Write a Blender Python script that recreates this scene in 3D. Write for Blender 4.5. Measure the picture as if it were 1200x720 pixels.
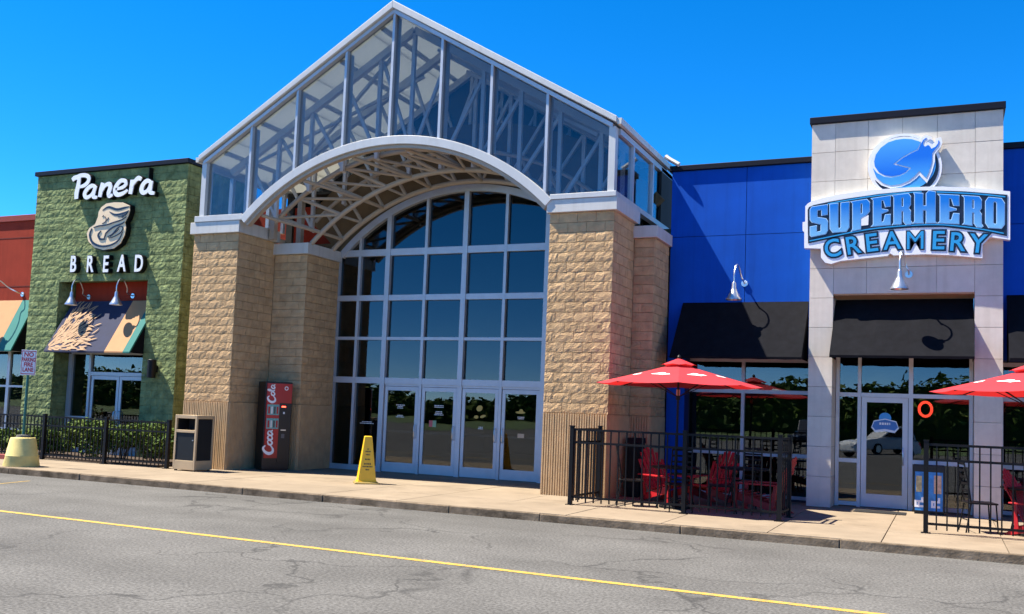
import bpy, math, random
from mathutils import Vector, Matrix
random.seed(7)
R = math.radians
scene = bpy.context.scene
col = scene.collection
for o in list(bpy.data.objects): bpy.data.objects.remove(o)

# ------------------------------------------------------------------ camera
FPX = 1125.94
YAW, PIT, ROL = R(-24.367), R(4.150), R(2.229)
CAM = Vector((0, -20.9085, 1.65))
fw = Vector((math.sin(YAW)*math.cos(PIT), math.cos(YAW)*math.cos(PIT), math.sin(PIT)))
rt0 = Vector((math.cos(YAW), -math.sin(YAW), 0)); up0 = rt0.cross(fw)
rt = math.cos(ROL)*rt0 + math.sin(ROL)*up0
up = -math.sin(ROL)*rt0 + math.cos(ROL)*up0
cd = bpy.data.cameras.new('camera'); cam = bpy.data.objects.new('camera', cd); col.objects.link(cam)
m = Matrix((rt, up, -fw)).transposed().to_4x4(); m.translation = CAM
cam.matrix_world = m
cd.sensor_width = 36; cd.lens = FPX/1200*36; cd.shift_y = 40/1200
cd.clip_start = .1; cd.clip_end = 2000
scene.camera = cam

# ------------------------------------------------------------------ sky, sun, exposure
SUN = Vector((.57, .175, -1)).normalized()            # direction the light travels
w = bpy.data.worlds.new('World'); scene.world = w; w.use_nodes = True
nt = w.node_tree; nt.nodes.clear()
sky = nt.nodes.new('ShaderNodeTexSky'); sky.sky_type = 'NISHITA'; sky.sun_disc = False
sky.sun_elevation = math.asin(-SUN.z); sky.sun_rotation = math.atan2(-SUN.x, -SUN.y)
sky.altitude = 6000; sky.air_density = 1.0; sky.dust_density = 0.0; sky.ozone_density = 4.0
hs = nt.nodes.new('ShaderNodeHueSaturation'); hs.inputs['Saturation'].default_value = 1.32; hs.inputs['Value'].default_value = 1.0
hs.inputs['Hue'].default_value = .5
bg = nt.nodes.new('ShaderNodeBackground'); bg.inputs['Strength'].default_value = .118
ow = nt.nodes.new('ShaderNodeOutputWorld')
nt.links.new(sky.outputs[0], hs.inputs['Color']); nt.links.new(hs.outputs[0], bg.inputs[0]); nt.links.new(bg.outputs[0], ow.inputs[0])
sl = bpy.data.lights.new('sun', 'SUN'); sl.energy = 4.8; sl.angle = R(.5); sl.color = (1, .91, .76)
so = bpy.data.objects.new('sun', sl); col.objects.link(so)
so.rotation_euler = SUN.to_track_quat('-Z', 'Y').to_euler(); so.location = (-30, -10, 50)
vs = scene.view_settings; vs.view_transform = 'Standard'; vs.look = 'None'; vs.gamma = 1; vs.exposure = 1.62
vs.use_curve_mapping = False
try:
    scene.cycles.transparent_max_bounces = 24; scene.cycles.max_bounces = 10
except Exception: pass

# ------------------------------------------------------------------ pixel -> place on a known plane
def ray(x, y): return (x-600)/FPX*rt - (y-400)/FPX*up + fw
def onY(x, y, Y):
    d = ray(x, y); return CAM + d*((Y-CAM.y)/d.y)
def onZ(x, y, Z):
    d = ray(x, y); return CAM + d*((Z-CAM.z)/d.z)

# ------------------------------------------------------------------ materials
MATS = {}
def mat(name, base, rough=.6, metal=0, var=.12, vscale=3.0, bump=0, bscale=40, spec=.5, emit=None, rnd=0, c2=None, bdist=.01, detail=4):
    if name in MATS: return MATS[name]
    m = bpy.data.materials.new(name); m.use_nodes = True; MATS[name] = m
    n = m.node_tree.nodes; L = m.node_tree.links; p = n['Principled BSDF']
    p.inputs['Roughness'].default_value = rough; p.inputs['Metallic'].default_value = metal
    p.inputs['Specular IOR Level'].default_value = spec
    g = n.new('ShaderNodeNewGeometry')
    nz = n.new('ShaderNodeTexNoise'); nz.inputs['Scale'].default_value = vscale; nz.inputs['Detail'].default_value = detail
    nz.inputs['Roughness'].default_value = .62
    L.new(g.outputs['Position'], nz.inputs['Vector'])
    rp = n.new('ShaderNodeValToRGB'); e = rp.color_ramp.elements
    e[0].position = .3; e[1].position = .72
    lo = [max(0, c*(1-var)) for c in base]; hi = [c*(1+var) for c in (c2 or base)]
    e[0].color = (*lo, 1); e[1].color = (*hi, 1)
    L.new(nz.outputs['Fac'], rp.inputs['Fac'])
    out = rp.outputs['Color']
    if rnd:
        oi = n.new('ShaderNodeObjectInfo'); mr = n.new('ShaderNodeMapRange')
        mr.inputs['To Min'].default_value = 1-rnd; mr.inputs['To Max'].default_value = 1+rnd
        L.new(oi.outputs['Random'], mr.inputs['Value'])
        h = n.new('ShaderNodeHueSaturation'); L.new(mr.outputs['Result'], h.inputs['Value']); L.new(out, h.inputs['Color']); out = h.outputs['Color']
    L.new(out, p.inputs['Base Color'])
    if bump:
        b = n.new('ShaderNodeTexNoise'); b.inputs['Scale'].default_value = bscale; b.inputs['Detail'].default_value = 6
        L.new(g.outputs['Position'], b.inputs['Vector'])
        bn = n.new('ShaderNodeBump'); bn.inputs['Strength'].default_value = bump; bn.inputs['Distance'].default_value = bdist
        L.new(b.outputs['Fac'], bn.inputs['Height']); L.new(bn.outputs['Normal'], p.inputs['Normal'])
    if emit:
        p.inputs['Emission Color'].default_value = (*emit[0], 1); p.inputs['Emission Strength'].default_value = emit[1]
    return m

def glass(name, tint, ior=1.6, wav=.0):
    m = bpy.data.materials.new(name); m.use_nodes = True; n = m.node_tree.nodes; L = m.node_tree.links; n.clear()
    o = n.new('ShaderNodeOutputMaterial'); mx = n.new('ShaderNodeMixShader'); t = n.new('ShaderNodeBsdfTransparent'); gl = n.new('ShaderNodeBsdfGlossy')
    t.inputs['Color'].default_value = (*tint, 1); gl.inputs['Roughness'].default_value = .005; gl.inputs['Color'].default_value = (.95, .98, 1, 1)
    fr = n.new('ShaderNodeFresnel'); fr.inputs['IOR'].default_value = ior
    g = n.new('ShaderNodeNewGeometry')
    mi_ = n.new('ShaderNodeMapRange'); mi_.inputs['To Min'].default_value = ior; mi_.inputs['To Max'].default_value = 1/ior    # same Fresnel on the pane's inner face
    L.new(g.outputs['Backfacing'], mi_.inputs['Value']); L.new(mi_.outputs[0], fr.inputs['IOR'])
    nz = n.new('ShaderNodeTexNoise'); nz.inputs['Scale'].default_value = .9; nz.inputs['Detail'].default_value = 2
    L.new(g.outputs['Position'], nz.inputs['Vector'])
    b = n.new('ShaderNodeBump'); b.inputs['Strength'].default_value = wav; b.inputs['Distance'].default_value = .02
    L.new(nz.outputs['Fac'], b.inputs['Height']); L.new(b.outputs['Normal'], gl.inputs['Normal'])
    L.new(fr.outputs[0], mx.inputs[0]); L.new(t.outputs[0], mx.inputs[1]); L.new(gl.outputs[0], mx.inputs[2]); L.new(mx.outputs[0], o.inputs[0])
    return m

def translucent(name, c, thin, tc, rough=.8):
    m = mat(name, c, rough, var=.05); n = m.node_tree.nodes; L = m.node_tree.links
    p = n['Principled BSDF']; o = [x for x in n if x.type == 'OUTPUT_MATERIAL'][0]
    t = n.new('ShaderNodeBsdfTranslucent'); t.inputs['Color'].default_value = (*tc, 1)
    mx = n.new('ShaderNodeMixShader'); mx.inputs[0].default_value = thin
    L.new(p.outputs[0], mx.inputs[1]); L.new(t.outputs[0], mx.inputs[2]); L.new(mx.outputs[0], o.inputs[0])
    return m

def asphalt():
    m = mat('asphalt', (.105, .103, .099), .92, var=.22, vscale=.55, bump=.55, bscale=55, spec=.2, bdist=.012, detail=8)
    n = m.node_tree.nodes; L = m.node_tree.links; p = n['Principled BSDF']
    src = p.inputs['Base Color'].links[0].from_socket; g = [x for x in n if x.type == 'NEW_GEOMETRY'][0]
    # coarse aggregate speckle
    sp = n.new('ShaderNodeTexNoise'); sp.inputs['Scale'].default_value = 30; sp.inputs['Detail'].default_value = 3
    L.new(g.outputs['Position'], sp.inputs['Vector'])
    r2 = n.new('ShaderNodeValToRGB'); e = r2.color_ramp.elements; e[0].position = .36; e[1].position = .66
    e[0].color = (.66, .66, .66, 1); e[1].color = (1.32, 1.32, 1.32, 1); L.new(sp.outputs['Fac'], r2.inputs['Fac'])
    mu = n.new('ShaderNodeMix'); mu.data_type = 'RGBA'; mu.blend_type = 'MULTIPLY'; mu.inputs[0].default_value = 1
    L.new(src, mu.inputs[6]); L.new(r2.outputs['Color'], mu.inputs[7])
    # cracks: warped cell borders, broken up
    wn = n.new('ShaderNodeTexNoise'); wn.inputs['Scale'].default_value = 1.3; wn.inputs['Detail'].default_value = 7; L.new(g.outputs['Position'], wn.inputs['Vector'])
    ad = n.new('ShaderNodeVectorMath'); ad.operation = 'MULTIPLY_ADD'; ad.inputs[1].default_value = (1.5, 1.5, 0)
    L.new(wn.outputs['Color'], ad.inputs[0]); L.new(g.outputs['Position'], ad.inputs[2])
    vo = n.new('ShaderNodeTexVoronoi'); vo.feature = 'DISTANCE_TO_EDGE'; vo.inputs['Scale'].default_value = .42; L.new(ad.outputs[0], vo.inputs['Vector'])
    cr = n.new('ShaderNodeMapRange'); cr.inputs['From Min'].default_value = 0.0; cr.inputs['From Max'].default_value = .017
    cr.inputs['To Min'].default_value = 1; cr.inputs['To Max'].default_value = 0; L.new(vo.outputs['Distance'], cr.inputs['Value'])
    mk = n.new('ShaderNodeTexNoise'); mk.inputs['Scale'].default_value = .35; mk.inputs['Detail'].default_value = 3; L.new(g.outputs['Position'], mk.inputs['Vector'])
    mr = n.new('ShaderNodeMapRange'); mr.inputs['From Min'].default_value = .42; mr.inputs['From Max'].default_value = .55; L.new(mk.outputs['Fac'], mr.inputs['Value'])
    mm = n.new('ShaderNodeMath'); mm.operation = 'MULTIPLY'; L.new(cr.outputs[0], mm.inputs[0]); L.new(mr.outputs[0], mm.inputs[1])
    m3 = n.new('ShaderNodeMath'); m3.operation = 'MULTIPLY'; m3.inputs[1].default_value = .75; L.new(mm.outputs[0], m3.inputs[0])
    mx = n.new('ShaderNodeMix'); mx.data_type = 'RGBA'; L.new(m3.outputs[0], mx.inputs[0]); L.new(mu.outputs[2], mx.inputs[6]); mx.inputs[7].default_value = (.03, .03, .03, 1)
    # oil drips and faint wheel tracks along the lane
    v2 = n.new('ShaderNodeTexVoronoi'); v2.inputs['Scale'].default_value = .55; L.new(ad.outputs[0], v2.inputs['Vector'])
    o1 = n.new('ShaderNodeMapRange'); o1.inputs['From Min'].default_value = .05; o1.inputs['From Max'].default_value = .16; o1.inputs['To Min'].default_value = .22; o1.inputs['To Max'].default_value = 0; L.new(v2.outputs['Distance'], o1.inputs['Value'])
    mp = n.new('ShaderNodeMapping'); mp.inputs['Scale'].default_value = (.05, .9, 1); L.new(g.outputs['Position'], mp.inputs['Vector'])
    tk = n.new('ShaderNodeTexNoise'); tk.inputs['Scale'].default_value = 1; tk.inputs['Detail'].default_value = 5; L.new(mp.outputs[0], tk.inputs['Vector'])
    t1 = n.new('ShaderNodeMapRange'); t1.inputs['From Min'].default_value = .45; t1.inputs['From Max'].default_value = .7; t1.inputs['To Max'].default_value = .3; L.new(tk.outputs['Fac'], t1.inputs['Value'])
    sm = n.new('ShaderNodeMath'); sm.operation = 'MAXIMUM'; L.new(o1.outputs[0], sm.inputs[0]); L.new(t1.outputs[0], sm.inputs[1])
    m4 = n.new('ShaderNodeMix'); m4.data_type = 'RGBA'; L.new(sm.outputs[0], m4.inputs[0]); L.new(mx.outputs[2], m4.inputs[6]); m4.inputs[7].default_value = (.055, .053, .05, 1)
    L.new(m4.outputs[2], p.inputs['Base Color'])
    return m

def dirty(m, streak=0, spots=0, dark=(.5, .48, .45)):
    """rain streaks down a wall and/or round spots (gum, drips) on paving, as a multiplying stain"""
    n = m.node_tree.nodes; L = m.node_tree.links; p = n['Principled BSDF']; src = p.inputs['Base Color'].links[0].from_socket
    g = [x for x in n if x.type == 'NEW_GEOMETRY'][0]; facs = []
    if streak:
        mp = n.new('ShaderNodeMapping'); mp.inputs['Scale'].default_value = (7, 7, .35); L.new(g.outputs['Position'], mp.inputs['Vector'])
        a = n.new('ShaderNodeTexNoise'); a.inputs['Scale'].default_value = 1; a.inputs['Detail'].default_value = 6; L.new(mp.outputs[0], a.inputs['Vector'])
        b = n.new('ShaderNodeMapRange'); b.inputs['From Min'].default_value = .48; b.inputs['From Max'].default_value = .75; b.inputs['To Max'].default_value = streak; L.new(a.outputs['Fac'], b.inputs['Value']); facs.append(b.outputs[0])
    if spots:
        v = n.new('ShaderNodeTexVoronoi'); v.inputs['Scale'].default_value = 2.6; L.new(g.outputs['Position'], v.inputs['Vector'])
        b = n.new('ShaderNodeMapRange'); b.inputs['From Min'].default_value = .055; b.inputs['From Max'].default_value = .085; b.inputs['To Min'].default_value = spots; b.inputs['To Max'].default_value = 0; L.new(v.outputs['Distance'], b.inputs['Value']); facs.append(b.outputs[0])
        a = n.new('ShaderNodeTexNoise'); a.inputs['Scale'].default_value = .8; a.inputs['Detail'].default_value = 9; a.inputs['Roughness'].default_value = .7; L.new(g.outputs['Position'], a.inputs['Vector'])
        b = n.new('ShaderNodeMapRange'); b.inputs['From Min'].default_value = .5; b.inputs['From Max'].default_value = .72; b.inputs['To Max'].default_value = spots; L.new(a.outputs['Fac'], b.inputs['Value']); facs.append(b.outputs[0])
    f = facs[0]
    for q in facs[1:]:
        mm = n.new('ShaderNodeMath'); mm.operation = 'MAXIMUM'; L.new(f, mm.inputs[0]); L.new(q, mm.inputs[1]); f = mm.outputs[0]
    mx = n.new('ShaderNodeMix'); mx.data_type = 'RGBA'; mx.blend_type = 'MULTIPLY'; L.new(f, mx.inputs[0]); L.new(src, mx.inputs[6]); mx.inputs[7].default_value = (*dark, 1)
    L.new(mx.outputs[2], p.inputs['Base Color']); return m

def paint_line():
    m = mat('yellow_line_paint', (.42, .27, .04), .8, var=.2, vscale=9, bump=.4, bscale=55, bdist=.01)
    n = m.node_tree.nodes; L = m.node_tree.links; p = n['Principled BSDF']
    src = p.inputs['Base Color'].links[0].from_socket; g = [x for x in n if x.type == 'NEW_GEOMETRY'][0]
    sp = n.new('ShaderNodeTexNoise'); sp.inputs['Scale'].default_value = 26; sp.inputs['Detail'].default_value = 5; L.new(g.outputs['Position'], sp.inputs['Vector'])
    mr = n.new('ShaderNodeMapRange'); mr.inputs['From Min'].default_value = .55; mr.inputs['From Max'].default_value = .66; L.new(sp.outputs['Fac'], mr.inputs['Value'])
    mx = n.new('ShaderNodeMix'); mx.data_type = 'RGBA'; L.new(mr.outputs[0], mx.inputs[0]); L.new(src, mx.inputs[6]); mx.inputs[7].default_value = (.16, .14, .11, 1)
    L.new(mx.outputs[2], p.inputs['Base Color']); return m

def gradient(name, lo, hi, z0, z1, rough=.35):
    """printed colour blend along height"""
    m = mat(name, lo, rough, var=0); n = m.node_tree.nodes; L = m.node_tree.links; p = n['Principled BSDF']
    g = [x for x in n if x.type == 'NEW_GEOMETRY'][0]
    s = n.new('ShaderNodeSeparateXYZ'); L.new(g.outputs['Position'], s.inputs[0])
    mr = n.new('ShaderNodeMapRange'); mr.inputs['From Min'].default_value = z0; mr.inputs['From Max'].default_value = z1; L.new(s.outputs['Z'], mr.inputs['Value'])
    rp = n.new('ShaderNodeValToRGB'); rp.color_ramp.elements[0].color = (*lo, 1); rp.color_ramp.elements[1].color = (*hi, 1); L.new(mr.outputs[0], rp.inputs['Fac'])
    L.new(rp.outputs[0], p.inputs['Base Color']); return m

ASPH = asphalt(); YLINE = paint_line()
CONC = mat('sidewalk_concrete', (.225, .18, .13), .9, var=.14, vscale=1.1, bump=.25, bscale=60, spec=.2, rnd=.05, detail=9)
KERB = mat('kerb_concrete_stain_shade', (.125, .092, .058), .95, var=.5, vscale=3.2, bump=.6, bscale=30, spec=.15, c2=(.17, .13, .09), rnd=.1)  # dark brown holds real staining plus the front face's shade, painted in
BLOCK = mat('buff_split_block', (.49, .325, .172), .95, var=.18, vscale=5, bump=.8, bscale=34, spec=.15, rnd=.09, bdist=.02)
FLUTE = mat('buff_fluted_block', (.49, .328, .175), .95, var=.12, vscale=4, bump=.5, bscale=50, spec=.15)
GREEN = mat('green_painted_block', (.138, .178, .072), .9, var=.26, vscale=4, bump=1.0, bscale=9, spec=.2, c2=(.20, .245, .105), bdist=.04)
RED = mat('red_stucco', (.30, .034, .016), .9, var=.1, vscale=2, bump=.4, bscale=60, spec=.2)
BROWN = mat('brown_stucco', (.17, .115, .065), .95, var=.12, vscale=2, bump=.3, bscale=50, spec=.1)
BLUE = mat('blue_panel_paint', (.002, .07, .42), .75, var=.1, vscale=1.2, bump=.12, bscale=90, spec=.12, rnd=.04)
PANEL = mat('pale_stone_panel', (.60, .55, .475), .8, var=.07, vscale=5, bump=.12, bscale=70, spec=.25, rnd=.05, detail=8)
JOINT = mat('dark_joint', (.2, .19, .17), .95, var=.05)
BLACKM = mat('black_metal_paint', (.0035, .0035, .0045), .5, var=.1, spec=.22)
COPING = mat('black_coping_metal', (.004, .005, .012), .5, var=.1, spec=.2)
AWN = mat('black_awning_canvas', (.0065, .007, .0095), .9, var=.2, vscale=6, bump=.2, bscale=120, spec=.08)
ALU = mat('anodised_aluminium', (.46, .475, .50), .42, .35, var=.06, vscale=4, bump=.03, bscale=30)
WHITEM = mat('white_metal_panel', (.50, .50, .49), .45, .1, var=.05, vscale=2, bump=.02)
CAPM = mat('cap_metal_cream', (.54, .525, .49), .5, .05, var=.05, vscale=2.5)
TUBE = mat('beige_tube_paint', (.37, .305, .235), .5, var=.08, vscale=4, spec=.4)
STEELG = mat('grey_truss_paint', (.55, .55, .55), .5, var=.08, vscale=3)
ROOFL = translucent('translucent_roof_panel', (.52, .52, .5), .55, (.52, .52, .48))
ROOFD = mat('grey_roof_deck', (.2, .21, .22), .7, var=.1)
DARKIN = mat('dark_interior', (.035, .034, .033), .9, var=.3, vscale=1.2)
FLOORIN = mat('interior_floor_tile', (.12, .105, .09), .35, var=.2, vscale=1.5)
CGLASS = glass('tinted_curtain_glass', (.26, .285, .30), 1.66, .07)
GGLASS = glass('gable_grey_glass', (.74, .785, .82), 1.55, .03)
SGLASS = glass('shop_window_glass', (.40, .44, .44), 1.8, .09)
DGLASS = glass('door_glass', (.36, .39, .39), 1.7, .08)
REDC = translucent('red_umbrella_canvas', (.52, .028, .042), .28, (.6, .02, .02))
REDP = mat('red_plastic', (.34, .008, .012), .45, var=.08, spec=.4)
WHITEP = mat('white_print', (.8, .8, .8), .5, var=.02)
SIGNW = mat('sign_white_acrylic', (.78, .79, .82), .35, var=.02)
SIGNK = mat('sign_navy', (.008, .012, .028), .35, var=.05)
CYAN = mat('sign_cyan', (.022, .29, .60), .35, var=.03)
SKYB = mat('sign_light_blue', (.06, .33, .70), .35, var=.04)
TAN = mat('tan_canvas', (.38, .20, .09), .85, var=.06)
NAVY = mat('navy_canvas', (.012, .017, .05), .9, var=.12, vscale=5, bump=.1, bscale=120)
TEAL = mat('teal_canvas', (.012, .14, .125), .85, var=.06)
WOODC = mat('collar_wood', (.42, .24, .15), .6, var=.15)
CREAM = mat('cream_sign_face', (.80, .61, .38), .5, var=.05)
SILV = mat('galvanised_lamp', (.62, .64, .66), .28, .85, var=.1, vscale=8)
LEAF = [mat('leaf_green_a', (.085, .14, .02), .75, var=.35, vscale=8, spec=.15), mat('leaf_green_b', (.115, .16, .03), .75, var=.35, vscale=8, spec=.15), mat('leaf_green_c', (.045, .085, .018), .75, var=.3, vscale=8, spec=.15)]
BARK = mat('bark', (.07, .05, .035), .95, var=.3, vscale=12, bump=.6, bscale=30)
SOIL = mat('mulch', (.045, .028, .018), 1, var=.4, vscale=14, bump=.8, bscale=40)
RUBBER = mat('black_rubber', (.005, .005, .006), .9, var=.2, vscale=30, bump=.3, bscale=150)
BINT = mat('bin_tan_metal', (.42, .31, .18), .5, var=.08)
BIND = mat('bin_dark_panel', (.008, .011, .014), .6, var=.12, vscale=6, spec=.25)
YCONC = mat('yellow_painted_concrete', (.62, .50, .17), .7, var=.14, vscale=3, bump=.25, bscale=50)
YPLAS = mat('yellow_plastic', (.82, .46, .008), .4, var=.06, vscale=6)
GRNPOLE = mat('green_post_steel', (.012, .10, .075), .45, var=.1)
SIGNRED = mat('sign_red_print', (.55, .03, .04), .5, var=.03)

dirty(CONC, spots=.55); dirty(BLUE, streak=.5, dark=(.55, .6, .62)); dirty(PANEL, streak=.3, dark=(.68, .64, .58)); dirty(BLOCK, streak=.3, dark=(.62, .56, .5)); dirty(RED, streak=.35); dirty(CAPM, streak=.4, dark=(.6, .57, .52)); dirty(YCONC, spots=.4); dirty(AWN, streak=.3, dark=(1.6, 1.6, 1.6)); dirty(BROWN, streak=.3); dirty(WHITEM, streak=.25, dark=(.7, .68, .65))
# ------------------------------------------------------------------ mesh helpers
WO = {}
def worg(p): return WO.get(p.name, Vector((0, 0, 0))) if p else Vector((0, 0, 0))
def tag(o, label=None, cat=None, group=None, kind=None):
    if label: o['label'] = label
    if cat: o['category'] = cat
    if group: o['group'] = group
    if kind: o['kind'] = kind
    return o
def thing(name, label, cat, loc=(0, 0, 0), group=None):
    o = bpy.data.objects.new(name, None); col.objects.link(o); o.location = loc; o.empty_display_size = .2
    WO[o.name] = Vector(loc); return tag(o, label, cat, group)

class MB:
    def __init__(s): s.v = []; s.f = []; s.mi = []; s.cur = 0
    def add(s, vs_, fs):
        b = len(s.v); s.v += [tuple(x) for x in vs_]; s.f += [tuple(i+b for i in f) for f in fs]; s.mi += [s.cur]*len(fs); return s
    def box(s, x0, x1, y0, y1, z0, z1):
        return s.add([(x0,y0,z0),(x1,y0,z0),(x1,y1,z0),(x0,y1,z0),(x0,y0,z1),(x1,y0,z1),(x1,y1,z1),(x0,y1,z1)],
                     [(0,3,2,1),(4,5,6,7),(0,1,5,4),(1,2,6,5),(2,3,7,6),(3,0,4,7)])
    def bar(s, a, b, wd, ht, upv=(0, 0, 1)):
        a = Vector(a); b = Vector(b); d = (b-a).normalized(); u = Vector(upv)
        if abs(d.dot(u)) > .98: u = Vector((0, 1, 0))
        sx = d.cross(u).normalized()*wd/2; sz = sx.cross(d).normalized()*ht/2
        c = [(-sx-sz), (sx-sz), (sx+sz), (-sx+sz)]
        return s.add([a+k for k in c]+[b+k for k in c], [(0,3,2,1),(4,5,6,7),(0,1,5,4),(1,2,6,5),(2,3,7,6),(3,0,4,7)])
    def tube(s, pts, r, n=8, cap=True):
        pts = [Vector(p) for p in pts]; rr = r if isinstance(r, (list, tuple)) else [r]*len(pts); vs_ = []; fs = []
        ref = None
        for i, p in enumerate(pts):
            d = (pts[min(i+1, len(pts)-1)]-pts[max(i-1, 0)]).normalized()
            if ref is None:
                ref = Vector((0, 0, 1)) if abs(d.z) < .9 else Vector((1, 0, 0))
            a = d.cross(ref).normalized(); b = a.cross(d).normalized(); ref = b
            for k in range(n):
                t = 2*math.pi*k/n; vs_.append(p+(a*math.cos(t)+b*math.sin(t))*rr[i])
        for i in range(len(pts)-1):
            for k in range(n):
                k2 = (k+1) % n; fs.append((i*n+k, i*n+k2, (i+1)*n+k2, (i+1)*n+k))
        if cap:
            fs.append(tuple(range(n))[::-1]); fs.append(tuple((len(pts)-1)*n+k for k in range(n)))
        return s.add(vs_, fs)
    def lathe(s, prof, c, n=24, ph=0):
        c = Vector(c); vs_ = []; fs = []
        for r, z in prof:
            for k in range(n):
                t = 2*math.pi*k/n+ph; vs_.append(c+Vector((r*math.cos(t), r*math.sin(t), z)))
        for i in range(len(prof)-1):
            for k in range(n):
                k2 = (k+1) % n; fs.append((i*n+k, i*n+k2, (i+1)*n+k2, (i+1)*n+k))
        fs.append(tuple(range(n))[::-1]); fs.append(tuple((len(prof)-1)*n+k for k in range(n)))
        return s.add(vs_, fs)
    def prism(s, poly, axis, a, b):
        """poly: 2D outline; axis 'y': (x,z) extruded y a..b; 'x': (y,z); 'z': (x,y)"""
        f = {'y': lambda p, t: (p[0], t, p[1]), 'x': lambda p, t: (t, p[0], p[1]), 'z': lambda p, t: (p[0], p[1], t)}[axis]
        n = len(poly); vs_ = [f(p, a) for p in poly]+[f(p, b) for p in poly]
        fs = [tuple(range(n)), tuple(range(2*n-1, n-1, -1))]
        for i in range(n): j = (i+1) % n; fs.append((i, i+n, j+n, j))
        return s.add(vs_, fs)
    def arcband(s, cx, cz, r0, r1, t0, t1, y0, y1, n=40):
        """solid ring segment in the x-z plane, angles from +x"""
        vs_ = []; fs = []
        for i in range(n+1):
            t = t0+(t1-t0)*i/n; c, q = math.cos(t), math.sin(t)
            vs_ += [(cx+r0*c, y0, cz+r0*q), (cx+r1*c, y0, cz+r1*q), (cx+r1*c, y1, cz+r1*q), (cx+r0*c, y1, cz+r0*q)]
        for i in range(n):
            b = i*4; e = b+4
            for k in range(4): k2 = (k+1) % 4; fs.append((b+k, b+k2, e+k2, e+k))
        fs += [(0, 3, 2, 1), (n*4, n*4+1, n*4+2, n*4+3)]
        return s.add(vs_, fs)
    def mesh(s, name, mats, org=Vector((0, 0, 0)), smooth=False):
        me = bpy.data.meshes.new(name); me.from_pydata([tuple(Vector(v)-org) for v in s.v], [], s.f)
        for m_ in (mats if isinstance(mats, (list, tuple)) else [mats]): me.materials.append(m_)
        if any(s.mi): me.polygons.foreach_set('material_index', s.mi)
        import bmesh
        bm = bmesh.new(); bm.from_mesh(me); bmesh.ops.recalc_face_normals(bm, faces=bm.faces); bm.to_mesh(me); bm.free()
        if smooth:
            me.polygons.foreach_set('use_smooth', [True]*len(me.polygons))
            try: me.set_sharp_from_angle(angle=R(40))
            except Exception: pass
        return me
    def build(s, name, mats, parent=None, smooth=False, bevel=0, kind=None, label=None):
        org = worg(parent); me = s.mesh(name, mats, org, smooth)
        o = bpy.data.objects.new(name, me); col.objects.link(o)
        if parent: o.parent = parent
        WO[o.name] = org
        if bevel:
            b = o.modifiers.new('bevel', 'BEVEL'); b.width = bevel; b.segments = 2; b.limit_method = 'ANGLE'; b.harden_normals = False
        if kind: o['kind'] = kind
        if label: o['label'] = label
        return o
def box(name, x0, x1, y0, y1, z0, z1, m_, parent=None, bevel=0, **k):
    return MB().box(x0, x1, y0, y1, z0, z1).build(name, m_, parent, bevel=bevel, **k)
def structure(name, mb, m_): return tag(mb.build(name, m_), kind='structure')
def link_mesh(name, me, parent, loc, rotz=0, scale=(1, 1, 1)):
    o = bpy.data.objects.new(name, me); col.objects.link(o); o.parent = parent
    o.location = Vector(loc)-worg(parent); o.rotation_euler = (0, 0, rotz); o.scale = scale; WO[o.name] = Vector(loc); return o
def copy_tree(o, parent=None):
    c = o.copy(); col.objects.link(c); c.parent = parent; WO[c.name] = worg(o)
    for ch in list(o.children): copy_tree(ch, c)
    return c

# flat lettering / outlines -> solid plate whose face looks to -y
def plate(name, loops, m_, parent, y, depth=.02, offset=0, org2=None):
    cu = bpy.data.curves.new(name, 'CURVE'); cu.dimensions = '2D'; cu.fill_mode = 'BOTH'; cu.extrude = depth/2; cu.offset = offset
    for li, lp in enumerate(loops):
        ar = sum(lp[i][0]*lp[(i+1) % len(lp)][1]-lp[(i+1) % len(lp)][0]*lp[i][1] for i in range(len(lp)))
        if (ar < 0) == (li == 0): lp = lp[::-1]
        s = cu.splines.new('POLY'); s.points.add(len(lp)-1); s.use_cyclic_u = True
        for q, p in zip(s.points, lp): q.co = (p[0], p[1], 0, 1)
    return _curve_obj(cu, name, m_, parent, y, depth)
def _curve_obj(cu, name, m_, parent, y, depth, M=None):
    tmp = bpy.data.objects.new('tmp', cu); me = bpy.data.meshes.new_from_object(tmp); bpy.data.objects.remove(tmp); bpy.data.curves.remove(cu)
    org = worg(parent)
    for v in me.vertices:
        c = v.co.copy()
        if M is not None: c = M @ c
        v.co = Vector((c.x, y-c.z-depth/2 if False else y+depth/2-c.z, c.y))-org
    me.name = name; me.materials.clear(); me.materials.append(m_)
    o = bpy.data.objects.new(name, me); col.objects.link(o); o.parent = parent; WO[o.name] = org
    return o
def text(name, body, m_, parent, x, z, y, size, depth=.02, offset=0, rot=0, sx=1, sz=1, align='CENTER', shear=0):
    cu = bpy.data.curves.new(name, 'FONT'); cu.body = body; cu.size = size; cu.extrude = depth/2; cu.offset = offset
    cu.align_x = align; cu.align_y = 'CENTER'; cu.shear = shear; cu.resolution_u = 4
    M = Matrix.Translation((x, z, 0)) @ Matrix.Rotation(rot, 4, 'Z') @ Matrix.Diagonal((sx, sz, 1, 1))
    return _curve_obj(cu, name, m_, parent, y, depth, M)
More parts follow.
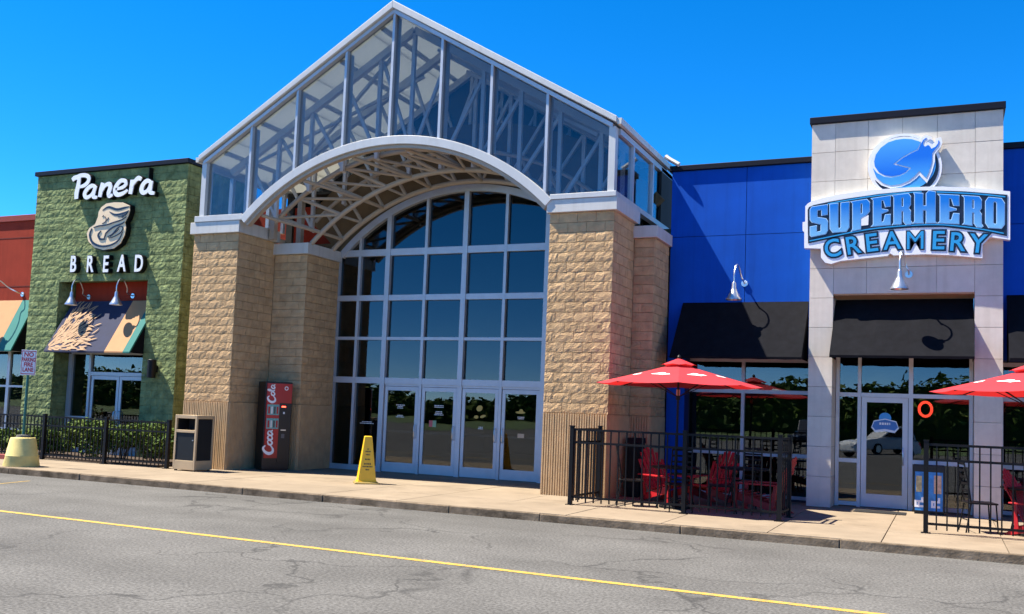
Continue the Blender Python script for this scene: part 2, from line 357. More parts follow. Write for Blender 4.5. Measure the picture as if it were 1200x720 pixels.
def ribbon(pts, widths, n=6):
    """outline of a brush stroke through pts (Catmull-Rom), with per-point widths"""
    P = [Vector((p[0], p[1])) for p in pts]; Wd = list(widths) if hasattr(widths, '__len__') else [widths]*len(P)
    S = []; V = []
    for i in range(len(P)-1):
        p0 = P[max(i-1, 0)]; p1 = P[i]; p2 = P[i+1]; p3 = P[min(i+2, len(P)-1)]
        for k in range(n):
            t = k/n; S.append(.5*((2*p1)+(p2-p0)*t+(2*p0-5*p1+4*p2-p3)*t*t+(3*p1-p0-3*p2+p3)*t**3)); V.append(Wd[i]+(Wd[i+1]-Wd[i])*t)
    S.append(P[-1]); V.append(Wd[-1]); Lp = []; Rp = []
    for i, p in enumerate(S):
        d = (S[min(i+1, len(S)-1)]-S[max(i-1, 0)]).normalized(); nrm = Vector((-d.y, d.x))*V[i]/2
        Lp.append(p+nrm); Rp.append(p-nrm)
    return Lp, Rp
def strokes(name, lst, m_, parent, y, depth=.02, widen=0, step=.0012):
    """several brush strokes as solid ribbons; each lies a hair in front of the last so that faces never coincide"""
    mb = MB()
    for k, (pts, wd) in enumerate(lst):
        wd = [q+widen for q in wd] if hasattr(wd, '__len__') else wd+widen
        Lp, Rp = ribbon(pts, wd); n = len(Lp); y0 = y-k*step; vs_ = []; fs = []
        for a, b in zip(Lp, Rp): vs_ += [(a.x, y0, a.y), (b.x, y0, b.y), (b.x, y+depth, b.y), (a.x, y+depth, a.y)]
        for i in range(n-1):
            q = i*4; e = q+4
            for j in range(4): j2 = (j+1) % 4; fs.append((q+j, q+j2, e+j2, e+j))
        fs += [(0, 3, 2, 1), ((n-1)*4, (n-1)*4+1, (n-1)*4+2, (n-1)*4+3)]
        mb.add(vs_, fs)
    return mb.build(name, m_, parent)
def pxz(pts, Y): return [(q.x, q.z) for q in (onY(x, y, Y) for x, y in pts)]

# ================================================================== THE SETTING
ZR = -.135
structure('road', MB().add([(-500, -450, ZR), (500, -450, ZR), (500, 60, ZR), (-500, 60, ZR)], [(0, 1, 2, 3)]), ASPH)
def stripe(name, a, b, wd):
    a = Vector(a); b = Vector(b); d = (b-a).normalized(); s = Vector((-d.y, d.x, 0))*wd/2; n = 60
    vs_ = []; fs = []
    for i in range(n+1):
        p = a+(b-a)*i/n; j = [random.uniform(-.008, .008) for _ in range(2)]
        vs_ += [p+s*(1+j[0]*6), p-s*(1+j[1]*6)]
    for i in range(n): fs.append((2*i, 2*i+1, 2*i+3, 2*i+2))
    return structure(name, MB().add(vs_, fs), YLINE)
stripe('lane_line', (-22, -10.66, ZR+.004), (-.40, -11.02, ZR+.004), .12)
stripe('lane_line', (-16.55, -8.1, ZR+.004), (-16.82, -7.05, ZR+.004), .045)
# sidewalk: a bed with slabs laid on it, and the kerb face, stain and shade both in its colour
KY = -6.20
sw = structure('sidewalk', MB().box(-60, 40, KY+.06, 3, ZR-.2, -.03), JOINT)
rows = [(KY+.055, -4.62), (-4.62, -2.95), (-2.95, -.02)]
for (y0, y1) in rows:
    x = -28.0; k = 0
    while x < 7:
        wd = 1.62 if k % 2 else 1.58
        b = .006
        box('slab', x+b, x+wd-b, y0+b, y1-b, -.029, 0+random.uniform(-.002, .002), CONC, sw, bevel=.006)
        x += wd; k += 1
box('slab', -60, -28, KY+.06, -.02, -.029, 0, CONC, sw); box('slab', 7, 40, KY+.06, -.02, -.029, 0, CONC, sw)
KJ = .003
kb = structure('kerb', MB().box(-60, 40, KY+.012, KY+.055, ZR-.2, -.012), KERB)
x = -28.0
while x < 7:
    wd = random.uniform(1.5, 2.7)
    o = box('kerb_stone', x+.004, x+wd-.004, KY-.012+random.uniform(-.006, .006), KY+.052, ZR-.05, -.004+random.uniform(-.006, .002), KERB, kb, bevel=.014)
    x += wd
# planting bed behind the left railing, with a low red edging
structure('planting_bed', MB().box(-25.5, -16.9, -3.55, -1.62, -.02, .05), SOIL)
tag(box('bed_edging', -30, -19.9, -4.55, -4.35, 0, .11, mat('red_edging', (.25, .05, .04), .8, var=.15)), 'low red painted edging strip at the far left of the pavement', 'edging')
# far side of the car park (seen only as a mirror image in the shop glass)
structure('lawn', MB().add([(-300, -140, ZR+.3), (300, -140, ZR+.3), (300, -58, ZR+.02), (-300, -58, ZR+.02)], [(0, 1, 2, 3)]), mat('grass', (.06, .10, .02), .9, var=.3, vscale=.4))
mb = MB(); rw = random.Random(3)
def wood_h(x):
    t_ = min(1, max(0, (x+75)/60)); t_ = t_*t_*(3-2*t_)
    return 3.8+2.3*t_+.9*math.sin(x*.045+1)+.7*math.sin(x*.13)+.6*math.sin(x*.41+2)
for i in range(16000):
    x = rw.uniform(-170, 130); h = wood_h(x)
    y = -96+rw.uniform(-9, 4); z = rw.uniform(0, 1)**.7*h
    if rw.random() < .06: z *= 1.12
    r_ = rw.uniform(.18, .6); mb.cur = rw.choice((0, 1, 2, 2))
    c = Vector((x, y, z+.1)); vs_ = [c+Vector((rw.gauss(0, 1), rw.gauss(0, 1), rw.gauss(0, .8)))*r_*.7 for _ in range(5)]
    mb.add(vs_, [(0, 1, 2), (0, 2, 3), (0, 3, 4), (1, 2, 4), (2, 3, 4)])
for k_ in range(2):
    xs_ = [-180+i*1.1 for i in range(290)]; yy = -99+k_*2.5; hs2 = [max(1, wood_h(x)*(.93-.12*k_)+rw.uniform(-.4, .4)) for x in xs_]
    mb.cur = 2
    for i in range(289): mb.add([(xs_[i], yy, 0), (xs_[i+1], yy, 0), (xs_[i+1], yy+rw.uniform(-.6, .6), hs2[i+1]), (xs_[i], yy, hs2[i])], [(0, 1, 2, 3)])
tag(mb.build('woodland', LEAF), kind='stuff')

# ================================================================== split-face block meshes
def block_mesh(seed, w_=.4, h_=.2, d=.06, nx=5, nz=3, amp=.010):
    q = random.Random(seed); mb = MB(); vs_ = []; fs = []
    for j in range(nz+1):
        for i in range(nx+1):
            u = i/nx; v = j/nz; edge = i in (0, nx) or j in (0, nz)
            px = (u-.5)*(w_-.008); pz = (v-.5)*(h_-.008)
            if not edge: px += q.uniform(-.03, .03)*w_/.4; pz += q.uniform(-.018, .018)
            py = q.uniform(-.004, .004) if edge else -q.uniform(.001, amp)
            vs_.append((px, py, pz))
    n0 = len(vs_)
    for j in range(nz):
        for i in range(nx):
            a = j*(nx+1)+i; fs.append((a, a+1, a+nx+2, a+nx+1))
    ring = [i for i in range(nx+1)]+[j*(nx+1)+nx for j in range(1, nz+1)]+[nz*(nx+1)+i for i in range(nx-1, -1, -1)]+[j*(nx+1) for j in range(nz-1, 0, -1)]
    for a in ring: vs_.append((vs_[a][0], d, vs_[a][2]))
    L = len(ring)
    for k in range(L): k2 = (k+1) % L; fs.append((ring[k], n0+k, n0+k2, ring[k2]))
    return mb.add(vs_, fs)
BLK = [block_mesh(s).mesh('split_block', BLOCK) for s in range(14)]
for me in BLK: me.polygons.foreach_set('use_smooth', [False]*len(me.polygons))
SMO = [block_mesh(s, amp=.006).mesh('smooth_block', BLOCK) for s in range(90, 93)]
def lay_blocks(parent, a, b, fixed, face, z0, z1, h=.2):
    """running bond on one face: face 'front' spans x a..b at y=fixed, 'right' spans y a..b at x=fixed, 'left' likewise"""
    nrow = round((z1-z0)/h); hh = (z1-z0)/nrow
    for r_ in range(nrow):
        x = a-(.2 if (r_ % 2) else 0); z = z0+(r_+.5)*hh; top = r_ == nrow-1
        cuts = []
        while x < b-.001:
            x2 = min(x+.4, b); x1 = max(x, a)
            if b-x2 < .09: x2 = b
            if x2-x1 > .05: cuts.append((x1, x2))
            x = x2
        for (p, q) in cuts:
            me = random.choice(SMO if top else BLK); c = (p+q)/2; s = (q-p)/.4
            if face == 'front': link_mesh('block', me, parent, (c, fixed, z), 0, (s*random.choice((1,)), 1, hh/.2))
            elif face == 'right': link_mesh('block', me, parent, (fixed, c, z), math.pi/2, (s, 1, hh/.2))
            else: link_mesh('block', me, parent, (fixed, c, z), -math.pi/2, (s, 1, hh/.2))
def flutes(mb, a, b, fixed, face, z0, z1, pitch=.0535):
    n = max(1, round((b-a)/pitch)); pw = (b-a)/n
    for i in range(n):
        p = a+i*pw+pw*.2; q = a+(i+1)*pw-pw*.2
        j = random.uniform(-.004, .004)
        if face == 'front': mb.prism([(p-.004, fixed), (q+.004, fixed), (q, fixed-.028+j), (p, fixed-.028+j)], 'z', z0, z1)
        else: mb.prism([(fixed, p-.004), (fixed+.028+j, p), (fixed+.028+j, q), (fixed, q+.004)], 'z', z0, z1)
def cap(name, mb, parent, lab=None): return mb.build(name, CAPM, parent, bevel=.008)

# ------------------------------------------------------------------ left pier
ZB = 1.60
pl = thing('block_pier', 'buff block entrance pier beside the green wall, vending machine in its corner', 'pier', (-15.7, -1.5, 0), 'entrance piers')
MB().box(-16.83, -15.53, -2.80, .3, 0, 5.66).box(-15.53, -14.53, -1.40, .3, 0, 5.34).build('core', BLOCK, pl)
lay_blocks(pl, -16.86, -15.48, -2.85, 'front', ZB, 5.66)
lay_blocks(pl, -2.79, -1.46, -15.48, 'right', ZB, 5.66)
lay_blocks(pl, -15.48, -14.48, -1.45, 'front', ZB, 5.34)
lay_blocks(pl, -1.39, -.08, -14.48, 'right', ZB, 5.34)
fl = MB(); flutes(fl, -16.86, -15.48, -2.845, 'front', 0, ZB-.004); flutes(fl, -2.845, -1.43, -15.485, 'right', 0, ZB-.004)
flutes(fl, -15.43, -14.48, -1.445, 'front', 0, ZB-.004); flutes(fl, -1.445, -.08, -14.485, 'right', 0, ZB-.004)
fl.box(-16.86, -15.48, -2.845, -2.79, 0, ZB-.006).box(-15.54, -15.485, -2.79, -1.44, 0, ZB-.006).box(-15.48, -14.48, -1.445, -1.39, 0, ZB-.006).box(-14.54, -14.485, -1.39, -.08, 0, ZB-.006)
fl.build('fluted_base', FLUTE, pl, kind='stuff')
mb = MB(); mb.box(-16.93, -15.42, -2.93, -1.36, 5.665, 5.95); cap('cap', mb, pl)
mb = MB(); mb.box(-15.55, -14.42, -1.53, -1.37, 5.345, 5.62).box(-15.40, -14.42, -1.368, -.06, 5.345, 5.617); cap('cap', mb, pl)
# ------------------------------------------------------------------ right pier
pr = thing('block_pier', 'buff block entrance pier beside the blue wall, behind the patio railing', 'pier', (-6.6, -1.6, 0), 'entrance piers')
MB().box(-7.38, -6.10, -2.80, .1, 0, 5.72).box(-6.9, -5.65, -1.40, -.3, 0, 5.40).build('core', BLOCK, pr)
lay_blocks(pr, -7.43, -6.05, -2.85, 'front', ZB+.05, 5.72)
lay_blocks(pr, -2.79, -1.46, -6.05, 'right', ZB+.05, 5.72)
lay_blocks(pr, -6.05, -5.60, -1.45, 'front', ZB+.05, 5.40)
lay_blocks(pr, -1.39, -.30, -5.60, 'right', ZB+.05, 5.40)
fl = MB(); flutes(fl, -7.43, -6.05, -2.845, 'front', 0, ZB+.046); flutes(fl, -6.05, -5.60, -1.445, 'front', 0, ZB+.046)
fl.box(-7.43, -6.05, -2.845, -2.79, 0, ZB+.044).box(-6.11, -6.04, -2.79, -1.44, 0, ZB+.046).box(-6.05, -5.6, -1.445, -1.39, 0, ZB+.044).box(-5.66, -5.59, -1.39, -.3, 0, ZB+.046)
fl.build('fluted_base', FLUTE, pr, kind='stuff')
mb = MB(); mb.box(-7.48, -5.97, -2.93, -1.33, 5.725, 5.99); cap('cap', mb, pr)
mb = MB(); mb.box(-6.9, -5.53, -1.53, -1.34, 5.405, 5.66).box(-5.965, -5.53, -1.338, -.30, 5.405, 5.657); cap('cap', mb, pr)

# ------------------------------------------------------------------ mall front wall behind the canopy (brown arch, red side)
hall = thing('mall_front_wall', 'brown rendered wall with an arched head around the tall entrance glazing', 'wall', (-10.8, .2, 0))
CX, CZ, CR = -10.8, 2.16, 5.03                     # curtain wall arch
def arch_wall(mb, cx, cz, r0, r1, tx, y0, y1, zs, n=48):
    t0 = math.acos(min(1, tx/r0)); 
    mb.arcband(cx, cz, r0, r1, math.asin((zs-cz)/r0), math.pi-math.asin((zs-cz)/r0), y0, y1, n)
mb = MB(); arch_wall(mb, CX, CZ, CR+.01, 6.62, 3.7, .12, .34, 5.55); mb.build('wall', BROWN, hall)
mb = MB(); mb.box(-16.8, -14.56, .13, .33, 0, 5.9).box(-7.05, -5.65, .13, .33, 0, 5.9); mb.build('side_wall', BROWN, hall)
redw = tag(box('red_wall', -18.3, -15.05, .45, .75, 0, 7.0, RED), 'red wall glimpsed through the canopy framing above the left pier', 'wall')
# dark hall behind the glass
inn = structure('hall_interior', MB().box(-16.6, -16.4, .36, 13, 0, 7.3).box(-6.2, -6.0, .36, 13, 0, 7.3).box(-16.6, -6.0, 13, 13.2, 0, 7.3).box(-16.6, -6.0, .36, 13.2, 7.31, 7.4), DARKIN)
structure('hall_floor', MB().box(-16.4, -5.4, -.02, 13, -.1, .012), FLOORIN)

# ------------------------------------------------------------------ curtain wall with doors
cw = thing('entrance_glazing', 'tall arched entrance glazing in aluminium framing with four glass doors', 'glazing', (-10.8, 0, 0))
XM = [-14.50, -13.85, -13.0, -11.9, -10.8, -9.7, -8.6, -7.75, -7.10]
ZM = [5.57, 4.40, 3.36, 2.29]
def zarch(x, r=CR-.14): 
    d = r*r-(x-CX)**2
    return CZ+math.sqrt(d) if d > 0 else 0
mb = MB(); a0 = math.asin((5.57-CZ)/CR); mb.arcband(CX, CZ, CR-.17, CR, a0, math.pi-a0, -.10, .11, 56); mb.build('arch_frame', ALU, cw)
for i, x in enumerate(XM):
    wide = .13 if i in (2, 4, 6) else .075
    z1 = zarch(x, CR-.10); z0 = 2.2 if 2 < i < 6 else 0
    if z1 < 5.6: z1 = 5.62
    box('mullion', x-wide/2, x+wide/2, -.075-(.012 if i in (2, 4, 6) else 0), .09, z0, z1, ALU, cw)
for k, z in enumerate(ZM):
    h = (.17, .14, .075, .15)[k]; 
    for i in range(len(XM)-1):
        a = XM[i]+(.065 if i in (2, 4, 6) else .0375); b = XM[i+1]-(.065 if i+1 in (2, 4, 6) else .0375)
        box('transom', a+.001, b-.001, -.07, .085, z-h/2, z+h/2, ALU, cw)
for i in (0, 1, 6, 7):
    box('sill', XM[i]+(.066 if i == 6 else .038), XM[i+1]-(.066 if i == 1 else .038), -.07, .085, 0, .13, ALU, cw)
def pane(parent, x0, x1, y, z0, z1, m_, tilt=True, name='pane'):
    c = Vector(((x0+x1)/2, y, (z0+z1)/2)); mb = MB().box(x0, x1, y-.004, y+.004, z0, z1)
    o = bpy.data.objects.new(name, mb.mesh(name, m_, c)); col.objects.link(o); o.parent = parent; o.location = c-worg(parent); WO[o.name] = c
    if tilt: o.rotation_euler = (random.uniform(-.003, .003), 0, random.uniform(-.004, .004))
    return o
ZL = [.12, 2.22, 2.36, 3.325, 3.395, 4.33, 4.47, 5.49]
for i in range(8):
    a, b = XM[i]+.02, XM[i+1]-.02
    for z0, z1 in ((2.34, 3.34), (3.38, 4.35), (4.45, 5.51)): pane(cw, a, b, .02, z0, z1, CGLASS)
    if i in (0, 1, 6, 7): pane(cw, a, b, .02, .1, 2.24, CGLASS)
    # arched head pane
    n = 8; mbp = MB(); top = [(a+(b-a)*k/n, max(5.63, zarch(a+(b-a)*k/n, CR-.12))) for k in range(n+1)]
    mbp.prism([(a, 5.62), (b, 5.62)]+top[::-1], 'y', .016, .024); mbp.build('pane', CGLASS, cw)
def glass_door(parent, x0, x1, y, z1, gm, fm, hx, name='door', stile=.085, bot=.24, thick=.05, z0=.015, top=.10):
    mb = MB()
    mb.box(x0, x0+stile, y-thick/2, y+thick/2, z0, z1).box(x1-stile, x1, y-thick/2, y+thick/2, z0, z1)
    mb.box(x0+stile, x1-stile, y-thick/2, y+thick/2, z0, z0+bot).box(x0+stile, x1-stile, y-thick/2, y+thick/2, z1-top, z1)
    d = mb.build(name, fm, parent)
    pane(d, x0+stile-.01, x1-stile+.01, y, z0+bot-.01, z1-top+.01, gm)
    if hx is not None:
        h = MB(); h.tube([(hx, y-.02, 1.22), (hx, y-.075, 1.20), (hx, y-.09, 1.15), (hx, y-.09, .95), (hx, y-.075, .90), (hx, y-.02, .88)], .014, 8); h.build('handle', SILV, d, smooth=True)
    return d
for i, hx in ((2, 1), (3, 1), (4, 1), (5, -1)):
    a = XM[i]+(.066 if i in (2, 4) else .039); b = XM[i+1]-(.066 if i+1 in (4, 6) else .039)
    # jamb frame pieces
    box('door_frame', a+.001, b-.001, -.04, .06, 2.16, 2.213, ALU, cw)
    d = glass_door(cw, a+.012, b-.012, -.015, 2.15, DGLASS, ALU, (b-.06) if hx > 0 else (a+.06))
    MB().box(a+.1, b-.1, .02, .05, 1.0, 1.055).build('push_bar', ALU, d)
for i in (3, 5):
    MB().box(XM[i]-.037, XM[i]+.037, -.06, .07, .0, 2.2).build('mullion', ALU, cw)
MB().box(XM[4]-.064, XM[4]+.064, -.06, .07, .0, 2.2).build('mullion', ALU, cw)
# printed notices on the door glass (too small to read): rows of white marks and two coloured blots
rd = random.Random(5)
def notice(parent, cx, cz, w_, rows_, m_, y=-.024, h=.018):
    mb = MB()
    for r_ in range(rows_):
        ww = w_*rd.uniform(.5, 1); x = cx-ww/2; z = cz-r_*h*2.1
        while x < cx+ww/2:
            l = rd.uniform(.015, .045); mb.box(x, min(x+l, cx+ww/2), y-.001, y+.001, z, z+h); x += l+.012
    return mb.build('window_lettering', m_, parent)
notice(cw, -12.46, 1.68, .30, 3, WHITEP); notice(cw, -12.46, 1.42, .26, 2, WHITEP); notice(cw, -11.36, 1.70, .26, 2, WHITEP); notice(cw, -11.36, 1.55, .30, 3, WHITEP)
notice(cw, -13.45, 1.22, .42, 2, WHITEP, .012); notice(cw, -10.2, 1.22, .2, 2, WHITEP); notice(cw, -9.15, 1.50, .26, 2, WHITEP)
def disc(mb, cx, cz, rx, rz, y, n=14, rot=0):
    vs_ = []
    for k in range(n):
        t = 2*math.pi*k/n; a, b = rx*math.cos(t), rz*math.sin(t); vs_.append((cx+a*math.cos(rot)-b*math.sin(rot), y, cz+a*math.sin(rot)+b*math.cos(rot)))
    mb.add(vs_, [tuple(range(n))])
for (cx, cz, rx, rz, yy, ro) in ((-10.25, 1.68, .085, .07, -.024, .5), (-10.33, 1.47, .06, .04, -.024, 0), (-10.15, 1.49, .08, .035, -.0245, .3), (-9.17, 1.62, .13, .03, -.024, 0), (-9.15, 1.65, .05, .05, -.0245, 0)):
    mb = MB(); disc(mb, cx, cz, rx, rz, yy, rot=ro); mb.build('window_emblem', mat('emblem_yellow', (.45, .32, .06), .5), cw)
mb = MB(); mb.box(-11.62, -11.52, -.026, -.022, 1.18, 1.34); mb.build('window_sticker', mat('sticker_red', (.45, .09, .09), .5), cw)
mb = MB(); mb.box(-11.52, -11.42, -.026, -.022, 1.18, 1.34); mb.build('window_sticker', mat('sticker_green', (.2, .35, .2), .5), cw)
mb = MB(); mb.box(-9.22, -9.05, -.026, -.022, 1.02, 1.12); mb.build('window_sticker', mat('sticker_tan', (.5, .36, .22), .5), cw)

# ------------------------------------------------------------------ glazed gable canopy
gb = thing('gable_canopy', 'large glazed gable canopy with steep pitched roof over the arched entrance', 'canopy', (-11.4, -2.85, 5.97))
GX, GL, GRt, GZ0, GZ1 = -11.38, -16.72, -6.03, 6.0, 10.72      # ridge x, side walls, sill, ridge height
SL = (10.74-7.60)/(GX-GL)
def zroof(x): return 10.74-abs(x-GX)*SL
YF, YBk = -2.85, 1.3
AR, AZ = 5.70, 1.95                                             # front arch radius / centre
# rakes
RT = .17
for s in (-1, 1):
    xe = GX+s*(GX-GL+.03)
    mb = MB(); mb.prism([(GX, 10.76), (xe, zroof(xe)+.02), (xe, zroof(xe)-RT+.06), (GX, 10.76-RT)], 'y', -3.0, -2.72); mb.build('rake', WHITEM, gb, bevel=.01)
    mb = MB(); mb.prism([(GX, 10.76-RT-.005), (xe-s*.1, zroof(xe-s*.1)-RT+.01), (xe-s*.1, zroof(xe-s*.1)-RT-.08), (GX, 10.76-RT-.10)], 'y', -2.93, -2.76); mb.build('rake_trim', ALU, gb)
    # roof panels between purlins
    npan = 7; 
    for k in range(npan):
        xa = GX+s*(.02+(abs(xe-GX)-.02)*k/npan); xb = GX+s*(.02+(abs(xe-GX)-.02)*(k+1)/npan-.012)
        mb = MB(); mb.prism([(xa, zroof(xa)), (xb, zroof(xb)), (xb, zroof(xb)-.06), (xa, zroof(xa)-.06)], 'y', -2.715, YBk)
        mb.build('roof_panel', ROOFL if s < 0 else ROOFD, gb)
    # gutter
    mb = MB(); gx = xe+s*.05; mb.prism([(gx-.05, zroof(xe)-.02), (gx+.05, zroof(xe)-.02), (gx+.04, zroof(xe)-.14), (gx-.04, zroof(xe)-.14)], 'y', -2.98, YBk)
    mb.build('gutter', CAPM, gb)
mb = MB(); mb.tube([(-5.72, -.36, 7.44), (-5.62, -.38, 7.36), (-5.40, -.40, 7.22)], .05, 8); mb.build('downspout', CAPM, gb, smooth=True)
# front frame: end posts, sills, mullions, arch band
XG = [-16.62, -15.24, -13.94, -12.62, -11.38, -10.11, -8.87, -7.56, -6.12]
def zband(x):
    d = AR*AR-(x-GX)**2; return AZ+math.sqrt(d) if d > 0 else 0
for i, x in enumerate(XG):
    end = i in (0, 8); wd = .14 if end else .06
    zb = GZ0+.08 if end else max(GZ0, zband(x)-.03)
    MB().box(x-wd/2, x+wd/2, -2.90 if not end else -2.91, -2.74, zb, zroof(x)-RT-.055).build('mullion', WHITEM if end else ALU, gb)
    MB().box(x-.03, x+.03, -2.739, -2.62, zb+.1, zroof(x)-RT-.1).build('mullion', STEELG, gb)
aa = math.asin((GZ0-AZ)/AR)
mb = MB(); mb.arcband(GX, AZ, AR-.19, AR, aa, math.pi-aa, -2.96, -2.74, 64); mb.build('arch_band', WHITEM, gb, bevel=.008)
mb = MB(); mb.arcband(GX, AZ, AR-.27, AR-.195, aa, math.pi-aa, -2.90, -2.76, 64); mb.build('arch_soffit', TUBE, gb)
hw = math.sqrt(AR*AR-(GZ0+.06-AZ)**2)
MB().box(-16.80, GX-hw-.02, -2.95, -2.73, 5.955, 6.10).build('sill', WHITEM, gb, bevel=.006)
MB().box(GX+hw+.02, -5.99, -2.95, -2.73, 5.995, 6.10).build('sill', WHITEM, gb, bevel=.006)
for i in range(8):
    a, b = XG[i]+.02, XG[i+1]-.02; n = 10
    xs = [a+(b-a)*k/n for k in range(n+1)]
    bot = [(x, max(GZ0+.07, zband(x)-.04)) for x in xs]; top = [(x, zroof(x)-RT-.04) for x in xs]
    if a < GX < b: top.insert(0, (GX, zroof(GX)-RT-.04)); top.sort()
    MB().prism(bot+top[::-1], 'y', -2.815, -2.807).build('pane', GGLASS, gb)
# side walls
for s, sx in ((-1, GL+.03), (1, GRt-.03)):
    ys = [-2.72, -1.78, -.30, 1.2]
    MB().box(sx-.07, sx+.07, -2.72, YBk, 5.99, 6.10).build('sill', WHITEM, gb)
    MB().box(sx-.06, sx+.06, -2.72, YBk, 7.30, 7.42).build('head_rail', ALU, gb)
    for y in ys[1:]:
        MB().box(sx-.055, sx+.055, y-.05, y+.05, 6.10, 7.30).build('mullion', ALU, gb)
    for y0, y1 in zip(ys, ys[1:]):
        MB().box(sx-.004, sx+.004, y0+.03, y1-.03, 6.08, 7.32).build('pane', GGLASS, gb)
mb = MB(); mb.prism([(GL+.11, 6.0), (GRt-.11, 6.0), (GRt-.11, zroof(GRt-.11)-.07), (GX, zroof(GX)-.08), (GL+.11, zroof(GL+.11)-.07)], 'y', 1.18, 1.28); mb.build('back_wall', mat('dark_back_wall', (.07, .065, .06), .9), gb)
# roof trusses and purlins inside
for yt in (-1.95, -.45, 1.05):
    mb = MB()
    for s in (-1, 1):
        p0 = (GX, yt, zroof(GX)-.28); p1 = (GX+s*5.2, yt, zroof(GX+5.2)-.28)
        mb.bar(p0, p1, .13, .16)
    mb.build('rafter', STEELG, gb)
    # posts down to the arch and diagonals
    nodes = [-4.7, -3.75, -2.8, -1.85, -.9, 0, .9, 1.85, 2.8, 3.75, 4.7]
    for q in range(len(nodes)):
        x = GX+nodes[q]; zt = zroof(x)-.36; zb = max(6.1, zband(x)-.12)
        MB().bar((x, yt, zb), (x, yt, zt), .085, .085).build('post', STEELG, gb)
        if q+1 < len(nodes):
            x2 = GX+nodes[q+1]; zt2 = zroof(x2)-.36; zb2 = max(6.1, zband(x2)-.12)
            m_ = MB()
            if q < 5: m_.bar((x, yt+.09, zt), (x2, yt+.09, zb2), .07, .07)
            else: m_.bar((x, yt+.09, zb), (x2, yt+.09, zt2), .07, .07)
            m_.build('brace', STEELG, gb)
for s in (-1, 1):
    for d in (.5, 1.6, 2.7, 3.8, 4.9):
        x = GX+s*d; MB().bar((x, -2.6, zroof(x)-.12), (x, YBk, zroof(x)-.12), .07, .10).build('purlin', STEELG, gb)
    # sloping cross braces under the roof plane
    for (xa, ya, xb, yb) in ((.6, -1.9, 4.6, -.4), (4.6, -1.9, .6, -.4)):
        MB().bar((GX+s*xa, ya, zroof(GX+xa)-.45), (GX+s*xb, yb, zroof(GX+xb)-.45), .07, .07).build('brace', STEELG, gb)

# ------------------------------------------------------------------ arched tube truss under the gable
tr = thing('arched_truss', 'beige tubular arched truss with zigzag webbing under the glazed gable', 'truss', (-11, -1.2, 5.6))
# chords: (cx, cz, radius, y, foot height)
CH = {'A': (-11.40, 2.08, 5.56, -1.82, 5.93), 'B': (-10.56, 1.65, 5.56, -1.36, 5.62), 'C': (-10.58, 1.57, 5.60, -.43, 5.62), 'D': (-10.95, 1.95, 5.95, -.55, 6.35)}
def chord_pt(k, t):
    cx, cz, r_, y, zf = CH[k]; a = math.asin((zf-cz)/r_); th = math.pi-a-(math.pi-2*a)*t
    return Vector((cx+r_*math.cos(th), y, cz+r_*math.sin(th)))
for k, rad in (('A', .062), ('B', .062), ('C', .062), ('D', .05)):
    MB().tube([chord_pt(k, i/48) for i in range(49)], rad, 10).build('chord', TUBE, tr, smooth=True)
NN = 11; T = [.045+i*(.91/NN) for i in range(NN+1)]
for i, t in enumerate(T):
    A, B, C_, D = (chord_pt(k, t) for k in 'ABCD')
    MB().tube([A, B], .045, 8).build('web_post', TUBE, tr, smooth=True)
    MB().tube([D, C_], .045, 8).build('web_post', TUBE, tr, smooth=True)
    if i % 2 == 0:
        F = Vector((GX+(AR-.25)*math.cos(math.pi-aa-(math.pi-2*aa)*t), -2.72, AZ+(AR-.25)*math.sin(math.pi-aa-(math.pi-2*aa)*t)))
        MB().tube([F, B, C_], .042, 8).build('tie', TUBE, tr, smooth=True)
    if i < NN:
        A2, B2, C2, D2 = (chord_pt(k, T[i+1]) for k in 'ABCD')
        if i < NN/2:
            MB().tube([A, B2], .036, 8).build('web_diagonal', TUBE, tr, smooth=True); MB().tube([D, C2], .036, 8).build('web_diagonal', TUBE, tr, smooth=True)
        else:
            MB().tube([B, A2], .036, 8).build('web_diagonal', TUBE, tr, smooth=True); MB().tube([C_, D2], .036, 8).build('web_diagonal', TUBE, tr, smooth=True)
for sx, sy in ((-15.28, -1.82), (-15.28, -.75)):
    MB().box(sx-.07, sx+.07, sy-.07, sy+.07, 5.62 if sy > -1.3 else 5.66, 7.35 if sy < -1 else 6.9).build('post', TUBE, tr)

# ------------------------------------------------------------------ gooseneck lamp
def gooseneck(label, mount, shade, group='gooseneck lamps over the shopfronts'):
    """mount: rose on the wall; shade: centre of the shade's rim"""
    mnt = Vector(mount); sh = Vector(shade); t = thing('gooseneck_lamp', label, 'lamp', mnt, group)
    mb = MB(); mb.tube([mnt+Vector((0, .01, 0)), mnt+Vector((0, -.03, 0))], .07, 16); mb.build('wall_rose', SILV, t, smooth=True)
    tp = sh+Vector((0, 0, .36)); pts = []
    P = [mnt+Vector((0, -.02, 0)), mnt+Vector((0, -.22, .05)), mnt.lerp(tp, .35)+Vector((0, -.02, .16)), mnt.lerp(tp, .62)+Vector((0, 0, .36)), mnt.lerp(tp, .85)+Vector((0, 0, .36)), tp+Vector((0, 0, .18)), tp]
    for i in range(len(P)-1):
        p0, p1, p2, p3 = P[max(i-1, 0)], P[i], P[i+1], P[min(i+2, len(P)-1)]
        for k in range(6):
            u = k/6; pts.append(.5*((2*p1)+(p2-p0)*u+(2*p0-5*p1+4*p2-p3)*u*u+(3*p1-p0-3*p2+p3)*u**3))
    pts.append(P[-1])
    MB().tube(pts, .017, 8).build('arm', SILV, t, smooth=True)
    mb = MB(); mb.lathe([(.03, .37), (.045, .34), (.05, .24), (.075, .19), (.135, .07), (.165, .02), (.168, 0), (.155, .004), (.06, .16)], sh, 24)
    mb.build('shade', SILV, t, smooth=True); return t

